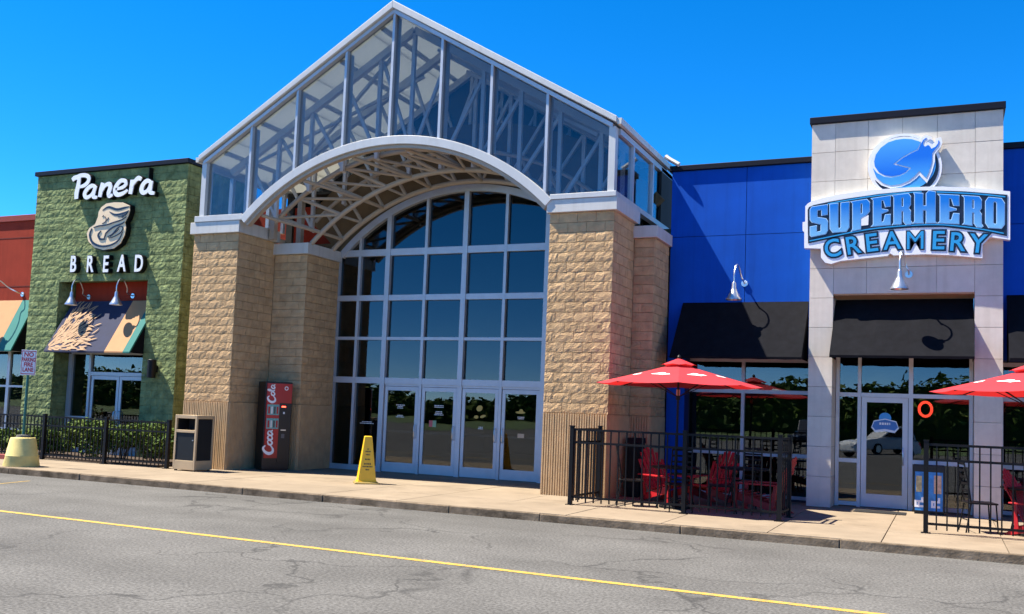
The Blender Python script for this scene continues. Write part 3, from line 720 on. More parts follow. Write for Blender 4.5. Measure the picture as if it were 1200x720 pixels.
# ------------------------------------------------------------------ red building, far left
rb = thing('red_shop_wall', 'red rendered shop wall at the far left edge', 'building', (-28, -.6, 0))
YR = -.6
MB().box(-40, -24.02, YR, YR+.4, 2.95, 6.86).build('wall', RED, rb)
MB().box(-40, -24.02, YR-.05, YR+.45, 6.865, 7.05).build('parapet_cap', mat('red_coping', (.24, .028, .016), .7), rb, bevel=.01)
for z in (6.35, 4.85): MB().box(-40, -24.02, YR-.006, YR-.001, z-.012, z+.012).build('joint', mat('red_joint', (.12, .012, .008), .9), rb)
MB().box(-40, -24.02, YR+.1, YR+.3, 0, .5).build('plinth', RED, rb)
for x0, x1 in ((-29.4, -27.8), (-27.8, -26.0), (-26.0, -24.1)):
    w_ = MB(); w_.box(x0, x0+.06, YR+.05, YR+.15, .5, 2.94).box(x1-.06, x1, YR+.05, YR+.15, .5, 2.94).box(x0+.06, x1-.06, YR+.05, YR+.15, .5, .56).box(x0+.06, x1-.06, YR+.05, YR+.15, 2.86, 2.94).box(x0+.06, x1-.06, YR+.05, YR+.15, 1.78, 1.84)
    f = w_.build('window', ALU, rb); pane(f, x0+.05, x1-.05, YR+.1, .55, 1.79, SGLASS); pane(f, x0+.05, x1-.05, YR+.1, 1.83, 2.87, SGLASS)
structure('shop_interior', MB().box(-40, -24.2, 4, 4.2, 0, 4).box(-40, -24.2, .0, 4.0, 3.0, 3.1).box(-24.3, -24.1, -.2, 4, 0, 3.0).box(-40, -24.3, -.4, 4, -.1, .01), DARKIN)

def striped_awning(name, label, x0, x1, yt, zt, yb, zb, bands, group=None):
    """sloped canvas awning; bands: list of (fraction from, to, material)"""
    t = thing(name, label, 'awning', ((x0+x1)/2, yt, zb), group)
    for f0, f1, m_ in bands:
        a = x0+(x1-x0)*f0; b = x0+(x1-x0)*f1
        mb = MB(); mb.prism([(yt, zt), (yb, zb+.02), (yb, zb-.02), (yb+.02, zb-.02), (yt+.03, zt-.05)], 'x', a, b-.002); mb.build('canvas_stripe', m_, t)
    for x in (x0, x1-.03):
        mb = MB(); mb.prism([(yt+.035, zt-.06), (yb+.04, zb-.005), (yt+.035, zb-.005)], 'x', x+.004, x+.02); mb.build('side_canvas', AWN, t)
    mb = MB(); mb.box(x0+.03, x1-.04, yb+.022, yb+.045, zb-.02, zb+.005); mb.build('front_bar', BLACKM, t)
    return t
striped_awning('striped_awning', 'navy tan and teal striped awning cut off by the left edge', -29.5, -24.95, YR-.005, 4.42, -1.35, 2.84,
               [(0, .62, NAVY), (.62, .87, TAN), (.87, 1, TEAL)], 'striped awnings')
gooseneck('gooseneck lamp on the far left red wall', (-25.55, YR, 4.6), (-26.15, -1.5, 4.25))

# ------------------------------------------------------------------ green building
YG = -1.6
gr = thing('green_shop_front', 'green painted block shop front with dark coping and a recessed glass entrance', 'building', (-21.2, YG, 0))
gx0, gx1, gzt = -24.03, -18.38, 7.88
ox0, ox1, ozt = -22.86, -19.55, 4.78
mb = MB(); mb.box(gx0+.02, ox0-.06, YG+.06, .8, 0, gzt).box(ox1+.06, gx1-.06, YG+.06, 1.2, 0, gzt).box(ox0-.06, ox1+.06, YG+.06, .8, ozt+.06, gzt); mb.build('core_wall', GREEN, gr)
# rough block facing, joined: single blocks are only a few pixels high
rg = random.Random(11); fac = MB()
def facing(a, b, z0, z1, fixed, face, bw=.4, bh=.2):
    nr = round((z1-z0)/bh); bh2 = (z1-z0)/nr
    for r_ in range(nr):
        x = a-(bw/2 if r_ % 2 else 0)
        while x < b-.01:
            p, q = max(x, a), min(x+bw, b); x += bw
            if q-p < .03: continue
            src = block_mesh(rg.randrange(40), bw, bh2, .07, 4, 3, .009)
            s = (q-p)/bw; c = (p+q)/2; z = z0+(r_+.5)*bh2; v2 = []
            for (vx, vy, vz) in src.v:
                vx *= s
                v2.append((c+vx, fixed+vy, z+vz) if face == 'front' else ((fixed-vy, c+vx, z+vz) if face == 'right' else (fixed+vy, c+vx, z+vz)))
            fac.add(v2, src.f)
facing(gx0, ox0, 0, gzt, YG, 'front'); facing(ox1, gx1, 0, gzt, YG, 'front'); facing(ox0, ox1, ozt, gzt, YG, 'front')
facing(YG+.075, -.4, 0, gzt, gx1, 'right'); facing(YG+.075, -1.06, 0, ozt, ox0, 'right')
fac.build('block_facing', GREEN, gr, kind='stuff')
MB().box(gx0-.05, gx1+.06, YG-.08, 1.0, gzt+.004, gzt+.13).build('coping', COPING, gr, bevel=.01)
YS = -1.05
MB().box(ox0+.02, ox1+.06, YS+.02, YS+.2, 2.95, ozt+.05).build('fascia_board', RED, gr)
# shop entrance frame
fx = [-22.83, -21.98, -19.62]
def frame_bar(parent, x0, x1, y0, y1, z0, z1, m_=ALU, name='frame'): return box(name, x0, x1, y0, y1, z0, z1, m_, parent)
for x0, x1 in ((-22.84, -22.70), (-22.04, -21.96), (-19.80, -19.58)): frame_bar(gr, x0, x1, YS-.06, YS+.06, .03, 2.84)
frame_bar(gr, -22.70, -22.04, YS-.055, YS+.055, 2.78, 2.84); frame_bar(gr, -21.96, -19.80, YS-.055, YS+.055, 2.78, 2.84)
frame_bar(gr, -21.96, -19.80, YS-.055, YS+.055, 2.19, 2.29); frame_bar(gr, -22.70, -22.04, YS-.055, YS+.055, .95, 1.03); frame_bar(gr, -22.70, -22.04, YS-.055, YS+.055, .03, .15)
pane(gr, -22.72, -22.02, YS, .1, .97, SGLASS); pane(gr, -22.72, -22.02, YS, 1.02, 2.8, SGLASS); pane(gr, -21.98, -19.78, YS, 2.27, 2.8, SGLASS)
d = glass_door(gr, -21.94, -20.89, YS, 2.18, DGLASS, ALU, -20.96); MB().box(-21.8, -21.0, YS+.02, YS+.05, .98, 1.04).build('push_bar', ALU, d)
d = glass_door(gr, -20.87, -19.82, YS, 2.18, DGLASS, ALU, -20.80); MB().box(-20.75, -19.95, YS+.02, YS+.05, .98, 1.04).build('push_bar', ALU, d)
structure('shop_interior', MB().box(-23.2, -19.0, 3, 3.2, 0, 4).box(-23.2, -19.0, -.95, 3, 2.96, 3.1).box(-23.2, -23.0, -.9, 3, 0, 3).box(-19.3, -19.1, -.9, 3, 0, 3).box(-23, -19.3, -1.0, 3, -.1, .014), DARKIN)
# awning with a printed sheaf
aw = striped_awning('striped_awning', 'navy awning printed with a tan wheat sheaf, over the green shop entrance', -22.68, -19.52, -1.22, 4.27, -2.1, 2.79,
                    [(0, .715, NAVY), (.715, .925, TAN), (.925, 1, TEAL)], 'striped awnings')
def awn_pt(u, v, lift=.003):          # u metres from left edge, v 0 bottom .. 1 top
    n = Vector((0, -(4.27-2.81), -.88)).normalized(); n = Vector((0, -.857, .516))
    return Vector((-22.68+u, -2.1+(.88)*v, 2.81+(1.46)*v))+n*lift
ra = random.Random(4); mb = MB(); L_ = math.hypot(.88, 1.46)
def leafshape(u0, v0, ang, ln, wd, k):
    n = 7; lp = []; rp = []; bend = ra.uniform(-.5, .5)
    for i in range(n+1):
        s = i/n; a = ang+bend*s; u = u0+ln*s*math.cos(a); v = v0+ln*s*math.sin(a); w_ = wd*math.sin(math.pi*min(1, s*.92+.08))**.8+.004
        lp.append((u-math.sin(a)*w_/2, v+math.cos(a)*w_/2)); rp.append((u+math.sin(a)*w_/2, v-math.cos(a)*w_/2))
    pts = [(max(0.01, min(2.2, u)), max(.012, min(L_-.02, v))) for u, v in lp+rp[::-1]]
    mb.add([awn_pt(u, v/L_, .004+k*.0002) for u, v in pts], [tuple(range(len(pts)))])
k = 0
for ring, (r0, cnt, ln, wd) in enumerate(((.12, 10, .40, .05), (.34, 16, .36, .05), (.55, 22, .34, .05), (.78, 28, .32, .048), (1.0, 32, .30, .046), (1.22, 30, .28, .042), (1.42, 26, .26, .038))):
    for i in range(cnt):
        a = R(-6)+R(88)*(i+ra.uniform(-.35, .35)+.5)/cnt; rr = r0*ra.uniform(.88, 1.12)
        u0 = .02+rr*math.cos(a); v0 = .06+rr*math.sin(a)
        if v0 > L_-.1: continue
        leafshape(u0, v0, a+ra.uniform(-.35, .35), ln*ra.uniform(.8, 1.2), wd, k); k += 1
mb.build('printed_sheaf', mat('printed_tan', (.36, .225, .125), .85, var=.1), aw)
gooseneck('gooseneck lamp over the wheat awning, nearer the sign post', (-22.30, YS+.02, 4.42), (-22.05, -1.85, 4.10))
gooseneck('gooseneck lamp over the wheat awning, nearer the brick pier', (-20.62, YS+.02, 4.43), (-20.38, -1.85, 4.08))
# wall light on the green wall
t = thing('wall_light', 'black cylinder wall light right of the green shop entrance', 'light', (-19.04, YG-.12, 2.1))
MB().lathe([(.10, 0), (.11, .01), (.11, .47), (.10, .48)], (-19.04, YG-.17, 2.15), 16).build('housing', BLACKM, t, smooth=True)
MB().box(-19.10, -18.98, YG-.08, YG+.03, 2.3, 2.48).build('bracket', BLACKM, t)

# ------------------------------------------------------------------ signs on the green building
ys = YG-.02
sg = thing('script_sign', 'white brush script lettering high on the green wall', 'sign', (-20.9, ys, 7.4))
def P_(px): return [(q.x, q.z) for q in (onY(a, b, -1.80) for a, b in px)]
def zp(pts): return P_([(60+x/5.143, 190+y/5.143) for x, y in pts])
MPX = .0049  # metres per zoomed pixel there
SC = [  # strokes traced: (points, widths in zoomed px)
 ([(122, 108), (135, 96), (152, 90), (175, 80), (205, 80), (222, 96), (214, 122), (190, 142), (160, 150)], [24, 28, 26, 24, 24, 26, 24, 22, 14]),
 ([(164, 92), (158, 140), (148, 185), (146, 222)], [24, 30, 32, 26]),
 ([(262, 150), (240, 142), (212, 162), (196, 192), (206, 212), (232, 202), (258, 165)], [16, 24, 26, 26, 24, 20, 16]),
 ([(264, 142), (252, 180), (250, 208), (272, 212)], [22, 26, 24, 16]),
 ([(306, 124), (296, 165), (288, 210)], [24, 28, 26]),
 ([(298, 178), (320, 142), (344, 132), (352, 150), (342, 185), (346, 204), (366, 196)], [16, 20, 26, 28, 28, 24, 14]),
 ([(384, 164), (425, 152), (446, 132), (438, 112), (412, 114), (388, 145), (380, 178), (396, 196), (428, 188), (456, 168)], [14, 20, 22, 22, 24, 28, 28, 26, 22, 14]),
 ([(484, 106), (480, 150), (472, 192)], [24, 28, 26]),
 ([(480, 150), (500, 116), (522, 96), (538, 104)], [16, 22, 26, 20]),
 ([(596, 122), (576, 112), (552, 132), (540, 166), (552, 184), (576, 172), (596, 134)], [16, 24, 26, 28, 26, 20, 16]),
 ([(602, 112), (594, 150), (594, 180), (618, 188)], [22, 28, 26, 16]),
]
st = []
for pts, wd in SC: st.append((zp(pts), [w_*MPX for w_ in wd]))
strokes('letter_returns', st, BLACKM, sg, ys-.125, .12, .04, step=.0009)
strokes('letter_faces', st, SIGNW, sg, ys-.155, .018, 0)
MB().box(-19.60, -19.58, ys-.15, ys, 7.52, 7.82).build('bracket', BLACKM, sg)
se = thing('loaf_emblem', 'cream rounded emblem with dark line drawing between the two rows of lettering', 'sign', (-21, ys, 6.2))
outl = [(280, 330), (284, 300), (300, 272), (330, 250), (380, 242), (430, 244), (470, 262), (472, 290), (462, 325), (442, 362), (448, 395), (440, 440), (415, 490), (375, 520), (310, 530), (258, 515), (222, 478), (212, 430), (228, 398), (262, 375)]
lp = zp(outl)
plate('emblem_return', [lp], BLACKM, se, ys-.15, .145, .022); plate('emblem_face', [lp], CREAM, se, ys-.17, .018)
DL = [([(308, 292), (345, 272), (395, 286), (440, 276), (470, 268)], [4, 12, 14, 12, 3]), ([(350, 300), (385, 318), (430, 310), (468, 292)], [3, 12, 12, 3]),
      ([(400, 330), (435, 322), (462, 302)], [3, 9, 3]), ([(322, 328), (330, 345), (324, 362), (306, 372)], [4, 6, 6, 4]), ([(345, 334), (336, 352)], [4, 5]), ([(316, 322), (308, 330)], [4, 4]),
      ([(245, 400), (232, 440), (250, 486), (300, 508), (360, 500), (405, 470), (430, 420)], [6, 12, 14, 12, 10, 8, 3]), ([(300, 415), (282, 440), (296, 465), (322, 462)], [3, 11, 13, 5]),
      ([(318, 470), (330, 430), (370, 395), (425, 372), (440, 360)], [4, 9, 9, 8, 3]), ([(340, 452), (372, 430), (398, 400), (418, 388), (432, 400), (412, 430), (372, 452), (345, 458)], [4, 6, 5, 5, 6, 5, 5, 4]), ([(355, 450), (385, 425), (408, 402)], [3, 5, 3]),
      ([(255, 395), (290, 385), (330, 380), (375, 365), (425, 348), (452, 330)], [3, 7, 7, 7, 7, 3]), ([(425, 335), (448, 318), (462, 300)], [3, 7, 3])]
strokes('line_drawing', [(zp(p), [w_*MPX for w_ in wd]) for p, wd in DL], SIGNK, se, ys-.176, .004)
sb = thing('channel_letters', 'white spaced capital channel letters below the cream emblem', 'sign', (-20.95, ys, 5.2))
for ch, cx in zip('BREAD', (127, 228, 323, 420, 522)):
    c = zp([(cx, 615 if ch in 'AD' else 619)])[0]; cz = c[1]
    text('letter_return', ch, BLACKM, sb, c[0], cz, ys-.14, .60, .135, .030, sx=.72, sz=1.06)
    text('letter_face', ch, SIGNW, sb, c[0], cz, ys-.158, .60, .018, .012, sx=.72, sz=1.06)

# ------------------------------------------------------------------ blue building
YB = -.28
bl = thing('blue_shop_front', 'deep blue panelled shop front with black coping and wide shop windows', 'building', (0, YB, 0))
BX0, PX0, PX1, BX1 = -5.58, -2.51, .97, 9.0
BZ = 7.10
mb = MB(); mb.box(BX0, PX0+.1, YB+.03, YB+.4, 2.98, BZ).box(BX0, -5.18, YB+.03, YB+.4, 0, 2.98).box(PX1-.1, BX1, YB+.03, YB+.4, 2.98, BZ); mb.build('core_wall', mat('blue_joint', (.003, .012, .12), .8), bl)
zj = 5.62
for x0, x1 in ((BX0, -3.93), (-3.93, PX0+.05), (PX1-.05, 2.6), (2.6, 4.3), (4.3, 6)):
    for z0, z1 in ((2.98, zj), (zj, BZ)): box('wall_panel', x0+.006, x1-.006, YB, YB+.028, z0+.006, z1-.006, BLUE, bl)
box('wall_panel', BX0+.006, -5.18, YB, YB+.028, 0.02, 2.97, BLUE, bl)
MB().box(BX0-.05, PX0+.02, YB-.06, YB+.45, BZ+.003, BZ+.12).box(PX1+.002, BX1, YB-.06, YB+.45, BZ+.003, BZ+.12).build('coping', COPING, bl, bevel=.01)
def shopwin(parent, x0, x1, y, muls, z0, z1, rails, gm=SGLASS, fw_=.07, raillabel=None):
    xs = [x0]+muls+[x1]
    for i, x in enumerate(xs): frame_bar(parent, x-fw_/2, x+fw_/2, y-.06, y+.06, z0, z1, name='window_frame')
    zs = [z0+.04]+rails+[z1-.04]
    for a, b in zip(xs, xs[1:]):
        for z in zs: frame_bar(parent, a+fw_/2+.001, b-fw_/2-.001, y-.055, y+.055, z-.04, z+.04, name='window_frame')
        for c, d_ in zip(zs, zs[1:]): pane(parent, a+.02, b-.02, y, c+.02, d_-.02, gm)
shopwin(bl, -5.30, -2.45, .30, [-4.02], 0.0, 2.99, [.93, 2.27])
shopwin(bl, 1.0, 6.0, .30, [2.3, 3.6, 4.8], 0.0, 2.97, [.93, 2.25])
structure('shop_interior', MB().box(-5.3, 9, 5, 5.2, 0, 4).box(-5.3, -2.6, YB+.42, 5, 3.0, 3.1).box(-2.6, 9, YB+.42, 5, 3.0, 3.1).box(-5.4, -5.2, YB+.42, 5, 0, 3).box(-5.2, 9, YB+.1, 5, -.1, .012), DARKIN)
for cx in (-4.4, -2.9, .1, 2.2):      # counters inside, faint through the glass
    t = thing('dining_booth', 'dim booth seat inside the shop, '+{-4.4: 'behind the window left of the mullion', -2.9: 'behind the window beside the pylon', .1: 'behind the window with the neon letter', 2.2: 'behind the window at the right edge'}[cx], 'booth', (cx, 1.6, .01), 'booths inside the shop')
    MB().box(cx-.45, cx+.45, 1.3, 1.9, .01, .45).build('seat', mat('booth_seat', (.12, .1, .08), .6), t, bevel=.03); MB().box(cx-.45, cx+.45, 1.9, 2.02, .01, 1.15).build('backrest', mat('booth_back', (.1, .12, .16), .6), t, bevel=.03)
# ------------------------------------------------------------------ pale pylon
YP = -.95
py = thing('stone_pylon', 'tall pale stone clad entrance block with black coping between the blue walls', 'facade', (-.77, YP, 0))
PZ = 7.70; QX0, QX1, QZ = -2.05, .49, 4.22
mb = MB(); mb.box(PX0+.03, QX0-.03, YP+.04, .3, 0, PZ).box(QX1+.03, PX1-.03, YP+.04, .3, 0, PZ).box(QX0-.03, QX1+.03, YP+.04, .3, QZ+.03, PZ); mb.build('core_wall', mat('pale_joint', (.36, .33, .29), .95, var=.05), py)
cols = [PX0, QX0, -1.46, -.86, -.26, .12, QX1, PX1]; cols = [PX0, -2.05, -1.465, -.88, -.295, .49, PX1]
cols = [PX0, QX0, -1.43, -.80, -.17, QX1, PX1]
nz = 13; zh = PZ/nz
def pan(x0, x1, z0, z1): 
    if x1-x0 > .03 and z1-z0 > .03: box('wall_panel', x0+.003, x1-.003, YP+random.uniform(-.0015, .0015), YP+.038, z0+.004, z1-.004, PANEL, py)
for r_ in range(nz):
    z0, z1 = r_*zh, (r_+1)*zh
    for i in range(len(cols)-1):
        a, b = cols[i], cols[i+1]
        if a >= QX0-.01 and b <= QX1+.01:
            if z1 <= QZ: continue
            pan(a, b, max(z0, QZ), z1)
        else: pan(a, b, z0, z1)
    # side and reveal panels
    for (x, s) in ((PX1, 1), (PX0, -1)):
        box('wall_panel', min(x, x-s*.028), max(x, x-s*.028), YP+.042, YB, z0+.004, z1-.004, PANEL, py)
    if z1 <= QZ+.3:
        zz = min(z1, QZ)-.004
        box('wall_panel', QX0-.03, QX0-.001, YP+.042, -.29, z0+.004, zz, PANEL, py)
        box('wall_panel', QX1+.001, QX1+.03, YP+.042, -.29, z0+.004, zz, PANEL, py)
MB().box(QX0, QX1, YP+.042, -.2, QZ-.02, QZ+.029).build('lintel', mat('lintel_tan', (.45, .33, .22), .8), py)
MB().box(PX0-.04, PX1+.04, YP-.06, .35, PZ+.003, PZ+.14).build('coping', COPING, py, bevel=.01)
# pylon shopfront
YD = -.22
for x0, x1 in ((-2.04, -1.97), (-1.62, -1.555), (-.665, -.585), (.42, .485)): frame_bar(py, x0, x1, YD-.06, YD+.06, 0, 3.3, name='door_frame')
for a, b, zs in ((-1.97, -1.62, (.06, .92, 2.25, 3.2)), (-1.555, -.665, (2.25, 3.2)), (-.585, .42, (.06, .95, 2.25, 3.2))):
    for z in zs: frame_bar(py, a+.001, b-.001, YD-.055, YD+.055, z-.04, z+.04, name='door_frame')
    for c, d_ in zip(zs, zs[1:]): pane(py, a-.02, b+.02, YD, c+.02, d_-.02, SGLASS)
d = glass_door(py, -1.545, -.675, YD-.01, 2.205, DGLASS, ALU, -.76, stile=.10, bot=.26)
MB().box(-1.4, -.82, YD+.03, YD+.06, 1.02, 1.07).build('push_bar', ALU, d)
MB().box(QX0, QX1, YD+.01, YD+.1, 3.24, QZ-.03).build('dark_panel', DARKIN, py)
# small printed sticker on the door: round emblem over an arched band
stx = thing('door_sticker', 'small blue and white shop sticker on the glass of the pylon door', 'sticker', (-1.1, YD-.02, 1.5))
mb = MB(); disc(mb, -1.10, 1.80, .115, .105, YD-.0175, 20); mb.build('emblem', SKYB, stx)
plate('band', [[(-1.34, 1.62), (-1.30, 1.72), (-1.1, 1.765), (-.90, 1.72), (-.86, 1.62), (-.92, 1.55), (-1.1, 1.58), (-1.28, 1.55)]], mat('sticker_blue', (.06, .2, .5), .5), stx, YD-.022, .002)
plate('band_border', [[(-1.36, 1.60), (-1.31, 1.74), (-1.1, 1.785), (-.89, 1.74), (-.84, 1.60), (-.92, 1.505), (-1.1, 1.535), (-1.28, 1.505)]], SIGNW, stx, YD-.0195, .001)
notice(stx, -1.1, 1.66, .34, 1, WHITEP, YD-.024, .045)
# neon OPEN sign, only the O is lit
ne = thing('neon_sign', 'neon window sign with only its round red letter O lit', 'sign', (-.15, YD, 1.8))
NEON = mat('neon_red_lit', (.6, .03, .02), .4, var=0, emit=((1, .05, .025), 3.5)); NEOFF = mat('neon_unlit', (.035, .014, .014), .4, var=0)
mb = MB(); pts = [(-.36+.115*math.cos(t), YD+.05, 2.0+.14*math.sin(t)) for t in [i*2*math.pi/28 for i in range(29)]]
mb.tube(pts, .026, 10); mb.build('letter', NEON, ne, smooth=True, label='lit round red tube letter')
for ch, x in (('P', -.10), ('E', .09), ('N', .28)): text('letter', ch, NEOFF, ne, x, 2.0, YD+.03, .34, .012, -.004)

WFR = mat('white_door_frame', (.60, .61, .63), .4, .1, var=.05)
for o_ in py.children:
    if o_.name.split('.')[0] in ('door_frame', 'door'): o_.data.materials.clear(); o_.data.materials.append(WFR)
def black_awning(label, x0, x1, yt, zt, yb, zb, g='black canvas awnings'):
    t = thing('black_awning', label, 'awning', ((x0+x1)/2, yt, zb), g)
    n = 3; xs = [x0+(x1-x0)*i/n for i in range(n+1)]
    mb = MB(); vs_ = []; fs = []; nu, nv = 16, 8
    for j in range(nv+1):
        for i in range(nu+1):
            u = i/nu; v = j/nv; sag = .012*math.sin(math.pi*v)*(1-abs(math.sin(math.pi*n*u)))*0+.014*math.sin(math.pi*v)*abs(math.sin(math.pi*n*u))
            vs_.append((x0+(x1-x0)*u, yb+(yt-yb)*v+sag*.7, zb+(zt-zb)*v-sag))
    for j in range(nv):
        for i in range(nu): a = j*(nu+1)+i; fs.append((a, a+1, a+nu+2, a+nu+1))
    b0 = len(vs_)
    for i in range(nu+1): vs_.append((x0+(x1-x0)*i/nu, yb+.004, zb-.05+.004*math.sin(i*2.1)))
    for i in range(nu): fs.append((i, b0+i, b0+i+1, i+1))
    mb.add(vs_, fs); o = mb.build('canvas', AWN, t)
    s = o.modifiers.new('thickness', 'SOLIDIFY'); s.thickness = .006
    for x in (x0+.006, x1-.012):
        MB().prism([(yt, zt-.03), (yb+.03, zb-.03), (yt, zb-.03)], 'x', x, x+.006).build('side_canvas', AWN, t)
    MB().box(x0+.02, x1-.02, yb+.012, yb+.03, zb-.03, zb-.01).build('front_bar', BLACKM, t)
black_awning('black canvas awning over the wide window between pier and pylon', -5.26, -2.60, YB-.004, 4.16, -1.30, 2.93)
black_awning('black canvas awning inside the pylon opening above the glass door', -2.04, .48, -.50, 4.15, -1.62, 2.96)
black_awning('black canvas awning on the blue wall at the right edge', 1.06, 6, YB-.004, 4.24, -1.30, 2.96)
gooseneck('gooseneck lamp on the blue wall left of the pylon', (-3.93, YB, 4.56), (-4.02, -.95, 4.13))
gooseneck('gooseneck lamp on the pale pylon below the arched sign', (-.66, YP, 4.58), (-.80, -1.55, 4.22))

# ------------------------------------------------------------------ arched sign and emblem on the pylon
YSG = -1.12
def z2(pts): return pxz([(930+x/4, 140+y/4) for x, y in pts], YSG)
arch = thing('arched_sign', 'arched blue and white shop sign with two rows of lettering on the pylon', 'sign', (-.77, YP, 5.4))
board = [(66, 395), (85, 384), (130, 370), (200, 355), (280, 342), (350, 333), (480, 322), (620, 316), (700, 315), (850, 322), (1015, 338), (1015, 565), (922, 552), (886, 588), (885, 651), (740, 637), (620, 632), (470, 638), (452, 628), (440, 640), (220, 664), (175, 678), (148, 672), (128, 648), (128, 606), (50, 604), (50, 528), (42, 522), (42, 482), (54, 480), (55, 408)]
plate('board', [z2(board)], SIGNW, arch, YSG, .165, 0)
navy = [(66, 425), (72, 412), (95, 402), (170, 386), (250, 372), (400, 350), (560, 335), (650, 333), (800, 338), (1002, 354), (1000, 548), (920, 532), (850, 522), (700, 505), (560, 508), (400, 520), (300, 536), (200, 555), (68, 582)]
plate('navy_field', [z2(navy)], SIGNK, arch, YSG-.008, .006)
def strip(pts, w_): return [(z2(pts), [w_]*len(pts))]
strokes('trim_line', strip([(160, 397), (250, 380), (400, 357), (540, 344), (600, 341)], .024), CYAN, arch, YSG-.0135, .005)
strokes('trim_line', strip([(670, 341), (800, 347), (900, 354), (992, 364)], .024), CYAN, arch, YSG-.0135, .005)
strokes('trim_line', strip([(75, 571), (200, 545), (300, 525), (400, 510), (560, 497), (700, 495), (850, 511), (985, 535)], .022), CYAN, arch, YSG-.0135, .005)
GL_ = {
 'S': ([[(0, .58), (0, .92), (.10, 1), (.98, 1), (.98, .66), (.66, .66), (.66, .86), (.40, .86), (.40, .62), (.90, .52), (1, .42), (1, .10), (.88, 0), (.08, 0), (0, .06), (0, .34), (.36, .34), (.36, .12), (.62, .12), (.62, .36), (.12, .48)]]),
 'U': ([[(0, 1), (.42, 1), (.42, .16), (.50, .10), (.58, .16), (.58, 1), (1, 1), (1, .14), (.86, 0), (.16, 0), (.02, .14)]]),
 'P': ([[(0, 1), (.85, 1), (1, .88), (1, .56), (.86, .46), (.52, .38), (.52, 0), (.02, 0), (.09, .06), (.09, .94)], [(.50, .88), (.62, .88), (.62, .54), (.50, .50)]]),
 'E': ([[(0, 1), (.97, 1), (.97, .64), (.72, .64), (.62, .88), (.50, .88), (.50, .58), (.84, .52), (.84, .48), (.50, .42), (.50, .12), (.62, .12), (.72, .36), (.97, .36), (.97, 0), (0, 0), (.09, .06), (.09, .94)]]),
 'R': ([[(0, 1), (.88, 1), (1, .90), (1, .62), (.88, .52), (1, .42), (1, .10), (1.08, .02), (1.0, -.03), (.76, -.03), (.62, .08), (.62, .44), (.50, .44), (.50, 0), (.02, 0), (.10, .06), (.10, .94)], [(.50, .88), (.62, .88), (.62, .58), (.50, .58)]]),
 'H': ([[(0, 1), (.42, 1), (.42, .58), (.58, .58), (.58, 1.0), (.70, 1.10), (1, 1.08), (1, .06), (1.04, 0), (.56, 0), (.58, .06), (.58, .44), (.42, .44), (.42, .06), (.44, 0), (-.04, 0), (.04, .06), (.04, .94)]]),
 'O': ([[(0, .14), (.16, 0), (.84, 0), (1, .14), (1, .86), (.84, 1), (.16, 1), (0, .86)], [(.40, .16), (.5, .11), (.60, .16), (.60, .84), (.5, .89), (.40, .84)]])}
TOPC = [(948, 243.5), (971, 240), (1000, 236.5), (1022, 233), (1045, 229.5), (1070, 226.5), (1099, 228), (1127, 229.5), (1157, 231.5), (1178, 233.5)]
BOTC = [(948, 278.5), (975, 272.8), (1000, 271), (1022, 265.5), (1045, 263.7), (1070, 262), (1099, 261.6), (1128, 263), (1157, 267), (1178, 268.3)]
def itp(c, x):
    for (a, ya), (b, yb) in zip(c, c[1:]):
        if x <= b: return ya+(yb-ya)*(x-a)/(b-a)
    return c[-1][1]
FACE = gradient('sign_blue_blend', (.20, .50, .74), (.005, .17, .60), 5.30, 5.95)
RIM = mat('sign_letter_rim', (.42, .62, .80), .35, var=.02)
for ch, x0, x1 in zip('SUPERHERO', (949.5, 972.5, 997.5, 1021.5, 1045.5, 1071, 1099.5, 1128, 1155), (970, 995, 1019, 1044, 1067, 1096, 1124.5, 1150, 1177)):
    loops = []
    for lp in GL_[ch]:
        q = []
        for u, v in lp:
            x = x0+(x1-x0)*u; y = itp(BOTC, min(max(x, 948.1), 1177.9)); yt = itp(TOPC, min(max(x, 948.1), 1177.9)); q.append((x, y+(yt-y)*v))
        loops.append(pxz(q, YSG))
    plate('letter_rim', loops, RIM, arch, YSG-.014, .005, .010); plate('letter', loops, FACE, arch, YSG-.0185, .004, -.002)
plate('white_patch', [pxz([(1009.5, 254.5), (1018, 252.5), (1017.5, 264), (1009, 265)], YSG)], SIGNW, arch, YSG-.0145, .005)
for ch, cx, cy, rot in zip('CREAMERY', (183, 277, 365, 462, 570, 677, 766, 864), (609, 595, 583, 573, 572, 572, 579, 587), (12, 9, 6, 3, 0, -2, -4, -6)):
    (X, Z), = z2([(cx, cy)]); s = .50
    kx = .92 if ch in 'CAMRY' else .98
    text('letter_outline', ch, SIGNK, arch, X, Z, YSG-.008, s, .006, .024 if ch == 'M' else .040, R(rot), kx)
    text('letter', ch, CYAN, arch, X, Z, YSG-.0135, s, .005, 0 if ch == 'M' else .006, R(rot), kx)
em = thing('round_emblem', 'round blue emblem sign with a horned caped figure above the arched sign', 'sign', (-.75, YP, 6.7))
def z3(pts): return pxz([(1005+x/8.47, 145+y/8.47) for x, y in pts], YSG+.04)
def ell(cx, cy, rx, ry, a0=0, a1=360, n=48): return [(cx+rx*math.cos(R(a0+(a1-a0)*i/n)), cy-ry*math.sin(R(a0+(a1-a0)*i/n))) for i in range(n+(0 if a1-a0 == 360 else 1))]
hero = [(598, 262), (622, 205), (645, 162), (680, 138), (702, 146), (668, 172), (655, 205), (670, 225), (700, 208), (722, 222), (735, 245), (768, 228), (792, 198), (796, 165), (812, 162), (820, 190), (805, 228), (775, 262), (748, 300), (745, 380), (720, 470), (682, 556), (612, 484), (570, 530), (510, 575), (430, 610), (330, 625), (250, 600), (180, 540), (150, 460), (146, 425), (200, 490), (270, 525), (340, 535), (420, 520), (480, 490), (522, 446), (366, 405), (450, 340), (530, 295)]
